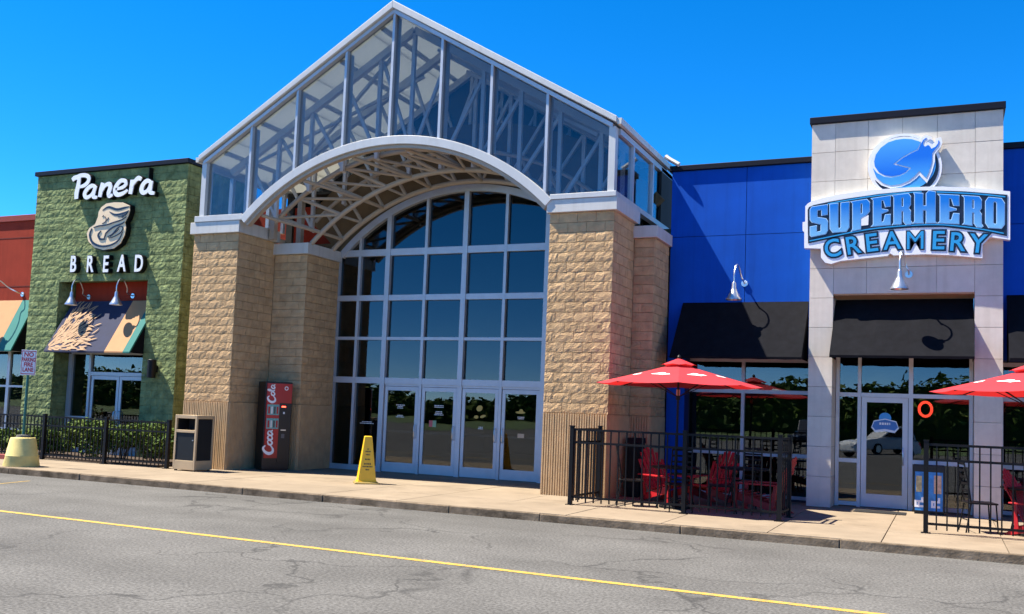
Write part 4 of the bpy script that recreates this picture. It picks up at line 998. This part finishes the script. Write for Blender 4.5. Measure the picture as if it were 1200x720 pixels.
cape = [(600, 262), (530, 295), (450, 340), (366, 405), (522, 446), (480, 490), (420, 520), (340, 533), (270, 523), (205, 488), (165, 430), (158, 380), (175, 310), (225, 240), (300, 185), (380, 158), (460, 148), (540, 152), (600, 170), (635, 182)]
plate('board', [z3(ell(470, 425, 368, 325))], SIGNW, em, YSG+.04, .12)
hn = [(600, 200), (650, 130), (690, 118), (730, 140), (760, 190), (785, 150), (820, 140), (838, 190), (820, 250), (780, 300), (700, 320)]
plate('horn_board', [z3(hn)], SIGNW, em, YSG+.0385, .1)
plate('navy_ring', [z3(ell(470, 425, 336, 300))], SIGNK, em, YSG+.0335, .005)
plate('pale_disc', [z3(ell(458, 405, 318, 258))], SKYB, em, YSG+.028, .005)
plate('figure_outline', [z3(hero)], SIGNW, em, YSG+.022, .005, .038); plate('cape_outline', [z3(cape)], SIGNW, em, YSG+.0235, .005, .034)
plate('cape', [z3(cape)], gradient('emblem_blue_blend', (.006, .15, .68), (.07, .36, .76), 6.55, 7.25), em, YSG+.0175, .004, -.012)
plate('figure', [z3(hero)], gradient('emblem_figure_blend', (.08, .40, .78), (.006, .15, .66), 6.3, 6.85), em, YSG+.0160, .004, -.012)

# ================================================================== RAILINGS
def railing(label, pts, h, posts, pitch=.142, pw=.07, pk=.022, rails=(1.0, .83, .12), group='black metal railings'):
    """pts: polyline of (x, y); posts: list of (x, y)"""
    t = thing('railing', label, 'railing', (pts[0][0], pts[0][1], 0), group)
    for (x, y) in posts:
        p = box('post', x-pw/2, x+pw/2, y-pw/2, y+pw/2, 0, h+.03, BLACKM, t)
        MB().box(x-pw/2-.006, x+pw/2+.006, y-pw/2-.006, y+pw/2+.006, h+.0305, h+.05).build('post_cap', BLACKM, p)
        MB().box(x-.07, x+.07, y-.07, y+.07, 0.001, .012).build('base_plate', BLACKM, p)
    for a, b in zip(pts, pts[1:]):
        A = Vector((*a, 0)); B = Vector((*b, 0)); L = (B-A).length; d = (B-A)/L
        for k, rz in enumerate(rails):
            z = h*rz-.02; MB().bar(A+d*.036+Vector((0, 0, z)), B-d*.036+Vector((0, 0, z)), .032, .038).build('rail', BLACKM, t)
        n = int(L/pitch); me = None
        for i in range(1, n):
            p = A+d*(L*i/n)
            if any((p-Vector((q[0], q[1], 0))).length < .06 for q in posts): continue
            if me is None: me = MB().box(-pk/2, pk/2, -pk/2, pk/2, .06, h-.012).mesh('picket', BLACKM)
            link_mesh('picket', me, t, p)
railing('black railing around the patio beside the entrance pier', [(-6.15, -2.98), (-6.18, -4.45), (-2.50, -4.42), (-2.46, -3.62)], 1.38,
        [(-6.15, -2.98), (-6.18, -4.45), (-4.10, -4.435), (-2.50, -4.42), (-2.46, -3.62)])
railing('black railing around the patio at the right edge', [(-.27, -4.40), (2.0, -4.40), (4.2, -4.40)], 1.40, [(-.27, -4.40), (2.0, -4.40), (4.2, -4.40)])
railing('black railing in front of the shrubs by the green shop', [(-26.5, -4.0), (-24.4, -3.93), (-22.4, -3.87), (-20.4, -3.80), (-18.4, -3.73), (-16.5, -3.66)], 1.08,
        [(-24.4, -3.93), (-22.4, -3.87), (-20.4, -3.80), (-18.4, -3.73), (-16.5, -3.66)], .115, .08, .02, (1.0, .80, .13))

# ================================================================== UMBRELLAS
def umbrella(label, cx, cy, ph=0):
    t = thing('patio_umbrella', label, 'umbrella', (cx, cy, 0), 'red patio umbrellas')
    rim, top, rad, n = 2.245, 2.66, 1.52, 8
    def cpt(k, s):       # along rib k, s 0 hub .. 1 rim
        a = ph+2*math.pi*k/n; r_ = rad*s; return Vector((cx+r_*math.cos(a), cy+r_*math.sin(a), top+(rim-top)*(s**.93)))
    for k in range(n):
        mb = MB(); vs_ = []; fs = []; nu, nv = 6, 7
        for j in range(nv+1):
            s = .10+.90*j/nv
            for i in range(nu+1):
                u = i/nu; a = cpt(k, s); b = cpt(k+1, s); p = a.lerp(b, u); p.z -= .022*math.sin(math.pi*u)*s*s; inn_ = math.sin(math.pi*u)*.014*s*s
                p.x += (cx-p.x)*inn_; p.y += (cy-p.y)*inn_; vs_.append(p)
        for j in range(nv):
            for i in range(nu): a = j*(nu+1)+i; fs.append((a, a+1, a+nu+2, a+nu+1))
        o = mb.add(vs_, fs).build('canopy_panel', REDC, t, smooth=True)
        # emblem: flat hat-like blot printed in white
        q = []
        bl_ = [(-.19, 0), (-.15, -.022), (-.02, -.03), (.06, -.055), (.10, -.03), (.19, -.02), (.15, .02), (.07, .03), (.05, .062), (-.02, .072), (-.07, .045), (-.12, .022)]
        mid = cpt(k, .58).lerp(cpt(k+1, .58), .5); ux = (cpt(k+1, .58)-cpt(k, .58)).normalized(); uy = (cpt(k, .3).lerp(cpt(k+1, .3), .5)-mid).normalized(); nn = ux.cross(uy)
        if nn.z < 0: nn = -nn
        mid.z -= .022*.58**2-.004
        for bu, bv in bl_: q.append(mid+ux*bu*1.0+uy*bv*1.5+nn*.006)
        MB().add(q, [tuple(range(len(q)))]).build('print', WHITEP, o)
        MB().tube([cpt(k, .02)-Vector((0, 0, .03)), cpt(k, .5)-Vector((0, 0, .025)), cpt(k, .985)-Vector((0, 0, .014))], .010, 6).build('rib', BLACKM, t)
        MB().tube([Vector((cx, cy, 2.02)), cpt(k, .52)-Vector((0, 0, .03))], .008, 6).build('strut', BLACKM, t)
    mb = MB(); vs_ = [Vector((cx, cy, top+.085))]; fs = []
    for k in range(16):
        a = ph+2*math.pi*k/16; r_ = .335 if k % 2 == 0 else .30; vs_.append(Vector((cx+r_*math.cos(a), cy+r_*math.sin(a), top-.045+(.012 if k % 2 else -.008))))
    for k in range(16): fs.append((0, 1+k, 1+(k+1) % 16))
    mb.add(vs_, fs).build('vent_cap', REDC, t)
    MB().lathe([(.03, 0), (.04, .03), (.025, .06), (.008, .075)], (cx, cy, top+.07), 10).build('finial', BLACKM, t, smooth=True)
    MB().tube([(cx, cy, .05), (cx, cy, 2.70)], .021, 10).build('pole', BLACKM, t, smooth=True)
    MB().tube([(cx, cy, 2.05), (cx, cy, 2.16)], .034, 10).build('collar', WOODC, t, smooth=True)
    MB().tube([(cx, cy, 1.97), (cx, cy, 2.045)], .04, 10).build('hub', BLACKM, t, smooth=True)
    MB().lathe([(.30, .0), (.30, .03), (.26, .06), (.06, .09), (.03, .35)], (cx, cy, .001), 20).build('base', BLACKM, t, smooth=True)
PHI = math.atan2(-20.9+3.45, 4.5)
umbrella('red patio umbrella on the patio beside the entrance pier', -4.50, -3.45, PHI)
umbrella('red patio umbrella cut off by the right edge', 1.26, -3.40, math.atan2(-17.5, -1.26))

# ================================================================== PATIO FURNITURE
def place(t, x, y, rz): t.location = (x, y, 0); t.rotation_euler = (0, 0, rz)
def ladder_chair():
    t = thing('metal_chair', '', 'chair', (0, 0, 0), 'black ladder back chairs')      # faces +x
    tb = lambda n_, p, r_=.012: MB().tube(p, r_, 8).build(n_, BLACKM, t, smooth=True)
    for s in (-1, 1):
        tb('leg', [(.20, s*.19, .46), (.23, s*.20, 0)]); tb('leg', [(-.17, s*.18, .46), (-.25, s*.20, 0)])
        tb('back_post', [(-.17, s*.18, .46), (-.21, s*.18, .75), (-.28, s*.17, 1.12)])
    for i in range(6):
        z = .56+i*.105; x = -.185-(z-.56)*.165
        MB().box(x-.006, x+.006, -.17, .17, z-.018, z+.018).build('rung', BLACKM, t)
    MB().box(-.21, .23, -.215, .215, .455, .485).build('seat', BLACKM, t, bevel=.012)
    tb('stretcher', [(.215, -.195, .2), (.215, .195, .2)], .009); tb('stretcher', [(-.21, -.19, .2), (-.21, .19, .2)], .009)
    return t
def adirondack():
    t = thing('adirondack_chair', '', 'chair', (0, 0, 0), 'red slatted garden chairs')   # faces +x
    for s in (-1, 1):
        mb = MB(); mb.prism([(.36, 0), (.44, 0), (.44, .50), (.36, .50)], 'y', s*.30-.018, s*.30+.018); mb.build('leg', REDP, t, bevel=.006)
        mb = MB(); mb.prism([(.42, .36), (.42, .22), (-.42, .0), (-.52, .0), (-.30, .16)], 'y', s*.25-.016, s*.25+.016); mb.build('leg', REDP, t, bevel=.006)
        mb = MB(); mb.prism([(.50, s*.36-.075), (.50, s*.36+.075), (.30, s*.36+.085), (-.38, s*.36+.045), (-.38, s*.36-.045), (.3, s*.36-.075)], 'z', .502, .528); mb.build('arm', REDP, t, bevel=.006)
        mb = MB(); mb.prism([(-.36, .50), (-.30, .50), (-.26, .12), (-.32, .12)], 'y', s*.30-.014, s*.30+.014); mb.build('arm_support', REDP, t)
    for i in range(6):
        x = .41-i*.115; z = .375-(.42-x)*.21; MB().bar((x, -.27, z), (x, .27, z), .10, .022, (.21, 0, 1)).build('seat_slat', REDP, t, bevel=.005)
    hs_ = (.80, .93, 1.0, 1.03, 1.0, .93, .80)
    for i in range(7):
        y = (i-3)*.078; y2 = (i-3)*.095; h = hs_[i]; k = (h-.22)
        mb = MB(); n = Vector((.88, 0, .47)); th = .010
        a = Vector((-.20, y, .22)); b = Vector((-.20-k*.50, y2, h))
        mb.bar(a, b, .068, .018, (1, 0, .4)); mb.build('back_slat', REDP, t, bevel=.006)
    for z in (.40, .72):
        x = -.20-(z-.22)*.50-.026; MB().bar((x, -.28, z), (x, .28, z), .05, .022, (1, 0, .4)).build('back_rail', REDP, t)
    return t
def table():
    t = thing('patio_table', '', 'table', (0, 0, 0), 'black patio tables')
    mb = MB(); mb.lathe([(.10, .715), (.44, .715), (.45, .722), (.45, .742), (.44, .75), (.10, .75)], (0, 0, 0), 32)
    mb.f = mb.f[:-2]; n = 32
    for k in range(n): k2 = (k+1) % n; mb.f.append((k, k2, 5*n+k2, 5*n+k))
    mb.mi = [0]*len(mb.f); mb.build('table_top', BLACKM, t, smooth=True)
    for k in range(4):
        a = math.pi/4+k*math.pi/2; c, s = math.cos(a), math.sin(a)
        MB().tube([(c*.36, s*.36, .716), (c*.30, s*.30, .35), (c*.40, s*.40, 0)], .014, 8).build('leg', BLACKM, t, smooth=True)
    MB().bar((-.30, -.30, .71), (.30, .30, .71), .03, .012).build('brace', BLACKM, t)
    return t
ch0 = ladder_chair(); ad0 = adirondack(); tb0 = table()
def spots(proto, lst):
    for i, (x, y, a, lab) in enumerate(lst):
        o = proto if i == 0 else copy_tree(proto)
        place(o, x, y, R(a)); o['label'] = lab
spots(ch0, [(-5.28, -3.72, 20, 'black ladder back metal chair nearest the entrance pier'),
            (-4.30, -4.02, 115, 'black ladder back metal chair under the umbrella with its back to the street'),
            (-3.62, -3.62, 195, 'black ladder back metal chair right of the umbrella pole'),
            (.50, -3.60, 15, 'black ladder back metal chair on the right hand patio'),
            (-3.5, -1.75, -100, 'black ladder back metal chair close to the wide window')])
spots(ad0, [(-4.95, -2.45, -35, 'red slatted garden chair against the blue wall beside the pier'),
            (-3.02, -3.00, 172, 'red slatted garden chair near the pylon with its back to the pylon'),
            (-4.15, -2.15, -115, 'red slatted garden chair in the middle of the patio facing the street'),
            (1.42, -3.62, -25, 'red slatted garden chair on the right hand patio')])
spots(tb0, [(-3.45, -2.45, 0, 'black round patio table standing free in the middle of the patio'), (-4.50, -3.45, 0, 'black round patio table around the left umbrella pole'), (1.26, -3.40, 0, 'black round patio table around the right umbrella pole')])
t = thing('waste_bin', 'tall narrow black waste bin in front of the right pier', 'bin', (-5.75, -1.78, 0))
MB().box(-5.92, -5.64, -1.95, -1.60, 0, 1.08).build('body', BLACKM, t, bevel=.015); MB().prism([(-1.97, 1.085), (-1.58, 1.085), (-1.62, 1.20), (-1.90, 1.20)], 'x', -5.935, -5.625).build('lid', BLACKM, t, bevel=.012)

# ================================================================== STREET THINGS
# litter bin
t = thing('litter_bin', 'tan and dark grey litter bin in front of the left pier', 'bin', (-15.77, -3.6, 0))
bx0, bx1, by0, by1, bh = -16.08, -15.44, -3.92, -3.34, 1.27
fr = MB()
for x in (bx0, bx1-.05):
    for y in (by0, by1-.05): fr.box(x, x+.05, y, y+.05, .03, bh)
fr.box(bx0+.05, bx1-.05, by0, by0+.05, .03, .24).box(bx0+.05, bx1-.05, by0, by0+.05, bh-.08, bh).box(bx0+.05, bx1-.05, by0, by0+.05, .87, .93)
fr.box(bx1-.05, bx1, by0+.05, by1-.05, .03, .24).box(bx1-.05, bx1, by0+.05, by1-.05, bh-.08, bh).box(bx0, bx0+.05, by0+.05, by1-.05, .03, .24).box(bx0, bx0+.05, by0+.05, by1-.05, bh-.08, bh)
fr.build('frame', BINT, t, bevel=.006)
MB().box(bx0+.05, bx1-.05, by0+.05, by1-.05, bh-.05, bh-.005).build('top', BINT, t)
for x in (bx0+.03, bx1-.08):
    for y in (by0+.03, by1-.08): MB().box(x, x+.05, y, y+.05, 0, .03).build('foot', BLACKM, t)
dp = MB().box(bx0+.052, bx1-.052, by0+.018, by0+.045, .242, .868).build('door_panel', BIND, t); MB().tube([(bx1-.09, by0+.02, .70), (bx1-.09, by0-.005, .70)], .012, 8).build('lock', SILV, dp)
MB().box(bx0+.052, bx1-.052, by0+.40, by0+.42, .932, bh-.082).build('opening', DARKIN, t)
MB().box(bx1-.045, bx1-.018, by0+.052, by1-.052, .242, bh-.082).build('side_panel', BIND, t); MB().box(bx0+.018, bx0+.045, by0+.052, by1-.052, .242, bh-.082).build('side_panel', BIND, t)

# vending machine in the corner of the left pier
VX0, VX1, VY0, VY1 = -15.25, -14.57, -2.0, -1.5
vm = thing('vending_machine', 'tall red and black drinks vending machine with white script lettering', 'vending machine', (-14.9, -1.75, 0))
VR = mat('vending_red', (.36, .004, .008), .3, var=.06); VK = mat('vending_black', (.004, .004, .005), .4, var=.1)
MB().box(VX0, VX1, VY0+.03, VY1, .03, 2.13).build('cabinet', VK, vm, bevel=.012)
MB().box(VX0+.03, VX1-.03, VY0+.05, VY1-.05, 0, .03).build('base', VK, vm)
MB().box(VX0+.03, VX0+.36, VY0, VY0+.029, .30, 2.09).box(VX0+.36, VX1-.02, VY0, VY0+.029, 1.62, 2.09).build('front_panel', VR, vm)
MB().box(VX0+.362, VX1-.02, VY0+.008, VY0+.029, .20, 1.618).build('control_panel', VK, vm)
rv = random.Random(2)
def vpic(z0, z1, colm):
    w_ = MB().box(VX0+.05, VX0+.35, VY0-.006, VY0-.001, z0, z1).build('picture_panel', mat('vending_picture_teal', (.12, .34, .33), .4, var=.3, vscale=30), vm)
    for i in range(4):
        x = VX0+.075+i*.07; MB().box(x, x+.045, VY0-.010, VY0-.0065, z0+.03, z1-.05).build('printed_can', (VR, mat('can_white', (.6, .6, .58), .4), mat('can_dark', (.05, .05, .05), .4), VR)[i], w_)
vpic(1.33, 1.58, 0); vpic(1.0, 1.25, 1)
MB().box(VX0+.42, VX0+.52, VY0+.002, VY0+.007, 1.52, 1.55).build('display', NEON, vm); MB().box(VX0+.46, VX0+.50, VY0+.002, VY0+.007, 1.36, 1.41).build('coin_slot', SIGNW, vm); MB().box(VX0+.42, VX0+.55, VY0+.002, VY0+.007, .96, .985).build('slot', SILV, vm); MB().box(VX0+.44, VX0+.52, VY0+.0, VY0+.007, .78, .88).build('note_reader', mat('grey_plastic', (.1, .1, .11), .5), vm)
# script runs upward: local text axis (s along, t across); s -> +z, t -> -x
def sc(pts, s0, k): return [(VX0+.20-(y)*k, s0+x*k) for x, y in pts]
Cc = ([(1.0, .75), (.7, 1.0), (.3, .8), (.05, .3), (.2, -.15), (.6, -.2), (1.0, .1)], [.10, .20, .24, .30, .26, .18, .08])
oo = ([(.45, .5), (.15, .35), (.1, .05), (.35, -.08), (.6, .15), (.58, .42), (.42, .5)], [.10, .16, .18, .16, .14, .12, .10])
cc = ([(.6, .42), (.35, .5), (.12, .25), (.25, -.05), (.6, .02)], [.10, .16, .18, .16, .08])
aa_ = ([(.6, .45), (.3, .5), (.1, .2), (.25, -.05), (.55, .2), (.62, .45), (.6, .1), (.75, -.05)], [.10, .14, .18, .16, .12, .12, .16, .08])
ll = ([(.1, .1), (.4, .7), (.35, 1.05), (.2, .8), (.2, .1), (.4, -.05)], [.08, .12, .14, .16, .18, .08])
def sh(st_, dx): return ([(x+dx, y) for x, y in st_[0]], st_[1])
lo = [sh(Cc, 0), sh(oo, 1.0), sh(cc, 1.55), sh(aa_, 2.1)]
k = .20; strokes('script_lettering', [(sc(p, .40, k), [w_*k*1.25 for w_ in wd]) for p, wd in lo], SIGNW, vm, VY0-.014, .008)
k = .155; strokes('script_lettering', [(sc(p, 1.63, k), [w_*k*1.25 for w_ in wd]) for p, wd in (sh(Cc, 0), sh(oo, 1.0), sh(ll, 1.6), sh(aa_, 2.05))], SIGNW, vm, VY0-.014, .008)
mb = MB(); disc(mb, VX0+.51, 1.98, .05, .05, VY0-.004, 18); mb.build('badge', SIGNW, vm); mb = MB(); disc(mb, VX0+.51, 1.98, .03, .03, VY0-.006, 16); mb.build('badge', VR, vm)

vm.location = (-14.86, -1.90, 0); vm.rotation_euler = (0, 0, R(60))
# yellow wet-floor cone
cn = thing('caution_cone', 'tall yellow four sided caution cone on the pavement before the doors', 'cone', (-11.17, -3.45, 0))
q = R(38); 
def sqr(r_, z): return [(-11.17+r_*math.cos(q+math.pi/4+i*math.pi/2), -3.45+r_*math.sin(q+math.pi/4+i*math.pi/2), z) for i in range(4)]
mb = MB(); L4 = [sqr(.30, .035), sqr(.268, .09), sqr(.112, .985), sqr(.10, 1.0)]
for a in L4: mb.v += a
mb.f = [(i*4+j, i*4+(j+1) % 4, i*4+4+(j+1) % 4, i*4+4+j) for i in range(3) for j in range(4)]+[(0, 3, 2, 1), (12, 13, 14, 15)]; mb.mi = [0]*len(mb.f)
mb.build('body', YPLAS, cn, bevel=.012)
mb = MB(); mb.v = sqr(.365, 0)+sqr(.365, .02)+sqr(.32, .045); mb.f = [(i*4+j, i*4+(j+1) % 4, i*4+4+(j+1) % 4, i*4+4+j) for i in range(2) for j in range(4)]+[(0, 3, 2, 1), (8, 9, 10, 11)]; mb.mi = [0]*len(mb.f); mb.build('base', mat('cone_base_olive', (.22, .15, .03), .6), cn, bevel=.006)
INK = mat('black_print', (.02, .02, .02), .5, var=0)
rc = random.Random(8)
for face in (2, 3):       # the two faces that look to the street: short rows of print
    mb = MB()
    for z, wf, hh in ((.72, .2, .02), (.665, .55, .026), (.60, .42, .022), (.50, .5, .028), (.405, .6, .03), (.35, .8, .026), (.285, .28, .03)):
        f = (z-.09)/(.985-.09); r0 = .268+(.112-.268)*f; c = sqr(r0+.004, z); A = Vector(c[face]); B = Vector(c[(face+1) % 4]); u = .5-wf/2*.8
        d_ = B-A
        while u < .5+wf/2*.8:
            l = rc.uniform(.05, .10); a = A+d_*u; b = A+d_*min(u+l, .5+wf*.4); upv = Vector((0, 0, hh)); mb.add([a, b, b+upv, a+upv], [(0, 1, 2, 3)]); u += l+.03
    mb.build('lettering', INK, cn)
# sign post in a yellow concrete foot
sp = thing('fire_lane_sign', 'red and white no parking sign on a green post in a yellow concrete foot', 'sign', (-18.75, -5.72, 0))
MB().lathe([(.37, 0), (.375, .02), (.335, .22), (.34, .235), (.33, .25), (.265, .60), (.25, .63), (.14, .64)], (-18.75, -5.72, .001), 36).build('foot', YCONC, sp, smooth=True)
MB().lathe([(.15, .642), (.14, .69), (.05, .70)], (-18.75, -5.72, 0), 24).build('collar', mat('dark_mortar', (.09, .09, .085), .9, var=.2), sp, smooth=True)
MB().tube([(-18.75, -5.72, .69), (-18.75, -5.72, 2.55)], .03, 10).build('post', GRNPOLE, sp, smooth=True)
sx, szz, sy = -18.75, 2.32, -5.757; SPK = .305/.52
bd = MB().box(sx-.155, sx+.155, sy-.006, sy, szz-.27-.02, szz+.25+.02).build('sign_plate', SIGNW, sp, bevel=.003)
bor = .018
MB().box(sx-.145, sx+.145, sy-.009, sy-.0065, szz+.235, szz+.253).box(sx-.145, sx+.145, sy-.009, sy-.0065, szz-.273, szz-.255).box(sx-.145, sx-.135, sy-.009, sy-.0065, szz-.254, szz+.234).box(sx+.135, sx+.145, sy-.009, sy-.0065, szz-.254, szz+.234).build('border', SIGNRED, bd)
for wd_, z, s_, kx in (('NO', .165, .14, .9), ('PARKING', .05, .12, .55), ('FIRE', -.06, .13, .8), ('LANE', -.175, .13, .72)): text('lettering', wd_, SIGNRED, bd, sx, szz+z, sy-.010, s_, .002, .004, 0, kx)

sp.rotation_euler = (0, 0, R(38))
# door mat, poster stand by the pylon door
tag(box('door_mat', -1.58, -.66, -1.52, -.98, .002, .016, RUBBER, bevel=.004), 'black rubber mat on the pavement at the pylon door', 'mat')
ps = thing('poster_stand', 'black poster stand with blue printed sheets beside the pylon door', 'poster stand', (-.27, -.75, 0))
MB().box(-.555, .0, -.90, -.60, 0.03, .93).build('cabinet', VK, ps, bevel=.012); MB().box(-.53, -.02, -.87, -.62, 0, .03).build('base', VK, ps)
PB = mat('poster_blue', (.03, .22, .55), .5, var=.35, vscale=9)
pp = MB().box(-.52, -.035, -.908, -.9015, .07, .80).build('poster', PB, ps)
MB().box(-.50, -.40, -.914, -.909, .42, .72).build('printed_figure', mat('poster_yellow', (.5, .42, .2), .5, var=.4, vscale=14), pp); MB().box(-.19, -.06, -.914, -.909, .40, .74).build('printed_figure', mat('poster_peach', (.55, .36, .25), .5, var=.3, vscale=12), pp)
for body, x in (('FL', -.44), ('FL', -.15)):
    text('lettering', body, SIGNW, pp, x, .22, -.913, .20, .004, .010, R(90), 1)

# ================================================================== SHRUBS
def shrub(name, label, cx, cy, rx, ry, h, n, seed, flowers=0, z0=.05):
    t = thing(name, label, 'shrub', (cx, cy, z0), 'shrubs behind the left railing'); q = random.Random(seed); mb = MB()
    lob = [(q.uniform(-.6, .6)*rx, q.uniform(-.6, .6)*ry, q.uniform(.35, .75)*h, q.uniform(.35, .6)) for _ in range(9)]
    for i in range(n):
        lx, ly, lz, lr = q.choice(lob); d = Vector((q.gauss(0, 1), q.gauss(0, 1), q.gauss(0, 1))).normalized()*(q.random()**.4)
        p = Vector((cx+lx+d.x*rx*lr, cy+ly+d.y*ry*lr, z0+max(.05, lz+d.z*h*lr*.6)))
        s = q.uniform(.03, .065); a = Vector((q.gauss(0, 1), q.gauss(0, 1), q.gauss(.3, .6))).normalized()*s; b = a.cross(Vector((q.gauss(0, 1), q.gauss(0, 1), q.gauss(0, 1)))).normalized()*s*.45
        mb.cur = q.choice((0, 1, 1, 2)); mb.add([p-a, p+b, p+a, p-b], [(0, 1, 2, 3)])
    mb.build('foliage', LEAF, t)
    st_ = MB()
    for i in range(7): a = q.uniform(0, 6.28); st_.tube([(cx+.1*math.cos(a), cy+.1*math.sin(a), z0-.03), (cx+rx*.5*math.cos(a), cy+ry*.5*math.sin(a), z0+h*.6)], .012, 5)
    st_.build('stems', BARK, t)
    if flowers:
        fm = MB()
        for i in range(flowers):
            lx, ly, lz, lr = q.choice(lob); d = Vector((q.gauss(0, 1), -abs(q.gauss(0, 1)), abs(q.gauss(0, 1)))).normalized()
            p = Vector((cx+lx+d.x*rx*lr*1.02, cy+ly+d.y*ry*lr*1.02, z0+lz+d.z*h*lr*.62)); s = q.uniform(.04, .07)
            fm.add([p+Vector((0, 0, s)), p+Vector((s, -s*.4, 0)), p+Vector((0, -s*.2, -s)), p+Vector((-s, 0, 0))], [(0, 1, 2, 3)])
        fm.build('blossom', mat('pink_blossom', (.55, .25, .25), .7, var=.2), t)
shrub('shrub', 'tall pink flowering shrub at the far left', -24.6, -2.9, .9, .5, 1.75, 3200, 1, 60)
for i, (x, h_, lab) in enumerate(((-22.6, .55, 'low green shrub left of the green shop door behind the railing'), (-21.2, .62, 'low green shrub left of centre before the green shop door'), (-19.95, .95, 'leafy green shrub in front of the green shop door'), (-18.8, .98, 'leafy green shrub below the black wall light'), (-17.65, .95, 'leafy green shrub behind the railing beside the litter bin'))):
    shrub('shrub', lab, x, -2.85, .8, .5, h_+.05, 4200, 20+i)

# ================================================================== parked cars across the lane (seen only mirrored in the glass)
def car(label, x, y, rz, cm, suv=True):
    t = thing('parked_car', label, 'car', (x, y, ZR), 'cars parked behind the viewer'); G_ = VK
    c, s = math.cos(rz), math.sin(rz)
    def tr_(mb):
        mb.v = [(x+vx*c-vy*s, y+vx*s+vy*c, ZR+vz) for vx, vy, vz in mb.v]; return mb
    prof = [(-2.35, .38), (-2.4, .70), (-2.32, 1.02), (-1.2, 1.08), (1.15, 1.05), (2.15, .92), (2.38, .72), (2.38, .38), (1.95, .30), (-1.95, .30)]
    tr_(MB().prism(prof, 'y', -.92, .92)).build('body', cm, t, bevel=.07)
    roof = [(-2.22, 1.07), (-1.95, 1.68), (-1.7, 1.76), (.25, 1.74), (1.1, 1.06)]
    tr_(MB().prism(roof, 'y', -.80, .80)).build('cabin', cm, t, bevel=.06)
    gp = [(-2.02, 1.12), (-1.86, 1.60), (.16, 1.64), (.88, 1.12)]
    for sgn in (-1, 1): tr_(MB().prism(gp, 'y', sgn*.81-.008, sgn*.81+.008)).build('side_window', CGLASS, t)
    tr_(MB().prism([(-.76, 1.12), (.76, 1.12), (.70, 1.60), (-.70, 1.60)], 'x', -2.15, -2.12)).build('rear_window', CGLASS, t)
    for wx in (-1.45, 1.42):
        for sgn in (-1, 1):
            p0 = Vector((x+wx*c-(sgn*.78)*s, y+wx*s+(sgn*.78)*c, ZR+.34)); p1 = Vector((x+wx*c-(sgn*.97)*s, y+wx*s+(sgn*.97)*c, ZR+.34)); d_ = (p1-p0).normalized()
            wh = MB().tube([p0, p1], .34, 22).build('wheel', RUBBER, t, smooth=True); MB().tube([p1, p1+d_*.012], .21, 18).build('rim', SILV, wh, smooth=True)
    for sgn in (-1, 1):
        tr_(MB().box(-2.44, -2.38, sgn*.80-.1, sgn*.80+.1, .72, 1.0)).build('tail_lamp', mat('tail_red', (.4, .01, .01), .3), t); tr_(MB().box(2.36, 2.41, sgn*.72-.16, sgn*.72+.16, .66, .80)).build('headlight', SIGNW, t)
WCAR = mat('car_white', (.75, .76, .77), .25, var=.02); DCAR = mat('car_dark', (.03, .035, .05), .25, var=.02); SCAR = mat('car_silver', (.4, .41, .43), .3, .4, var=.02)
for (x, y, rz, cm, lab) in ((-3.6, -44, R(140), WCAR, 'white estate car mirrored in the pylon door'), (-8.2, -48, R(90), DCAR, 'dark estate car mirrored in the wide shop window'), (-24, -52, R(88), DCAR, 'dark estate car mirrored in the entrance doors')):
    car(lab, x, y, rz, cm)
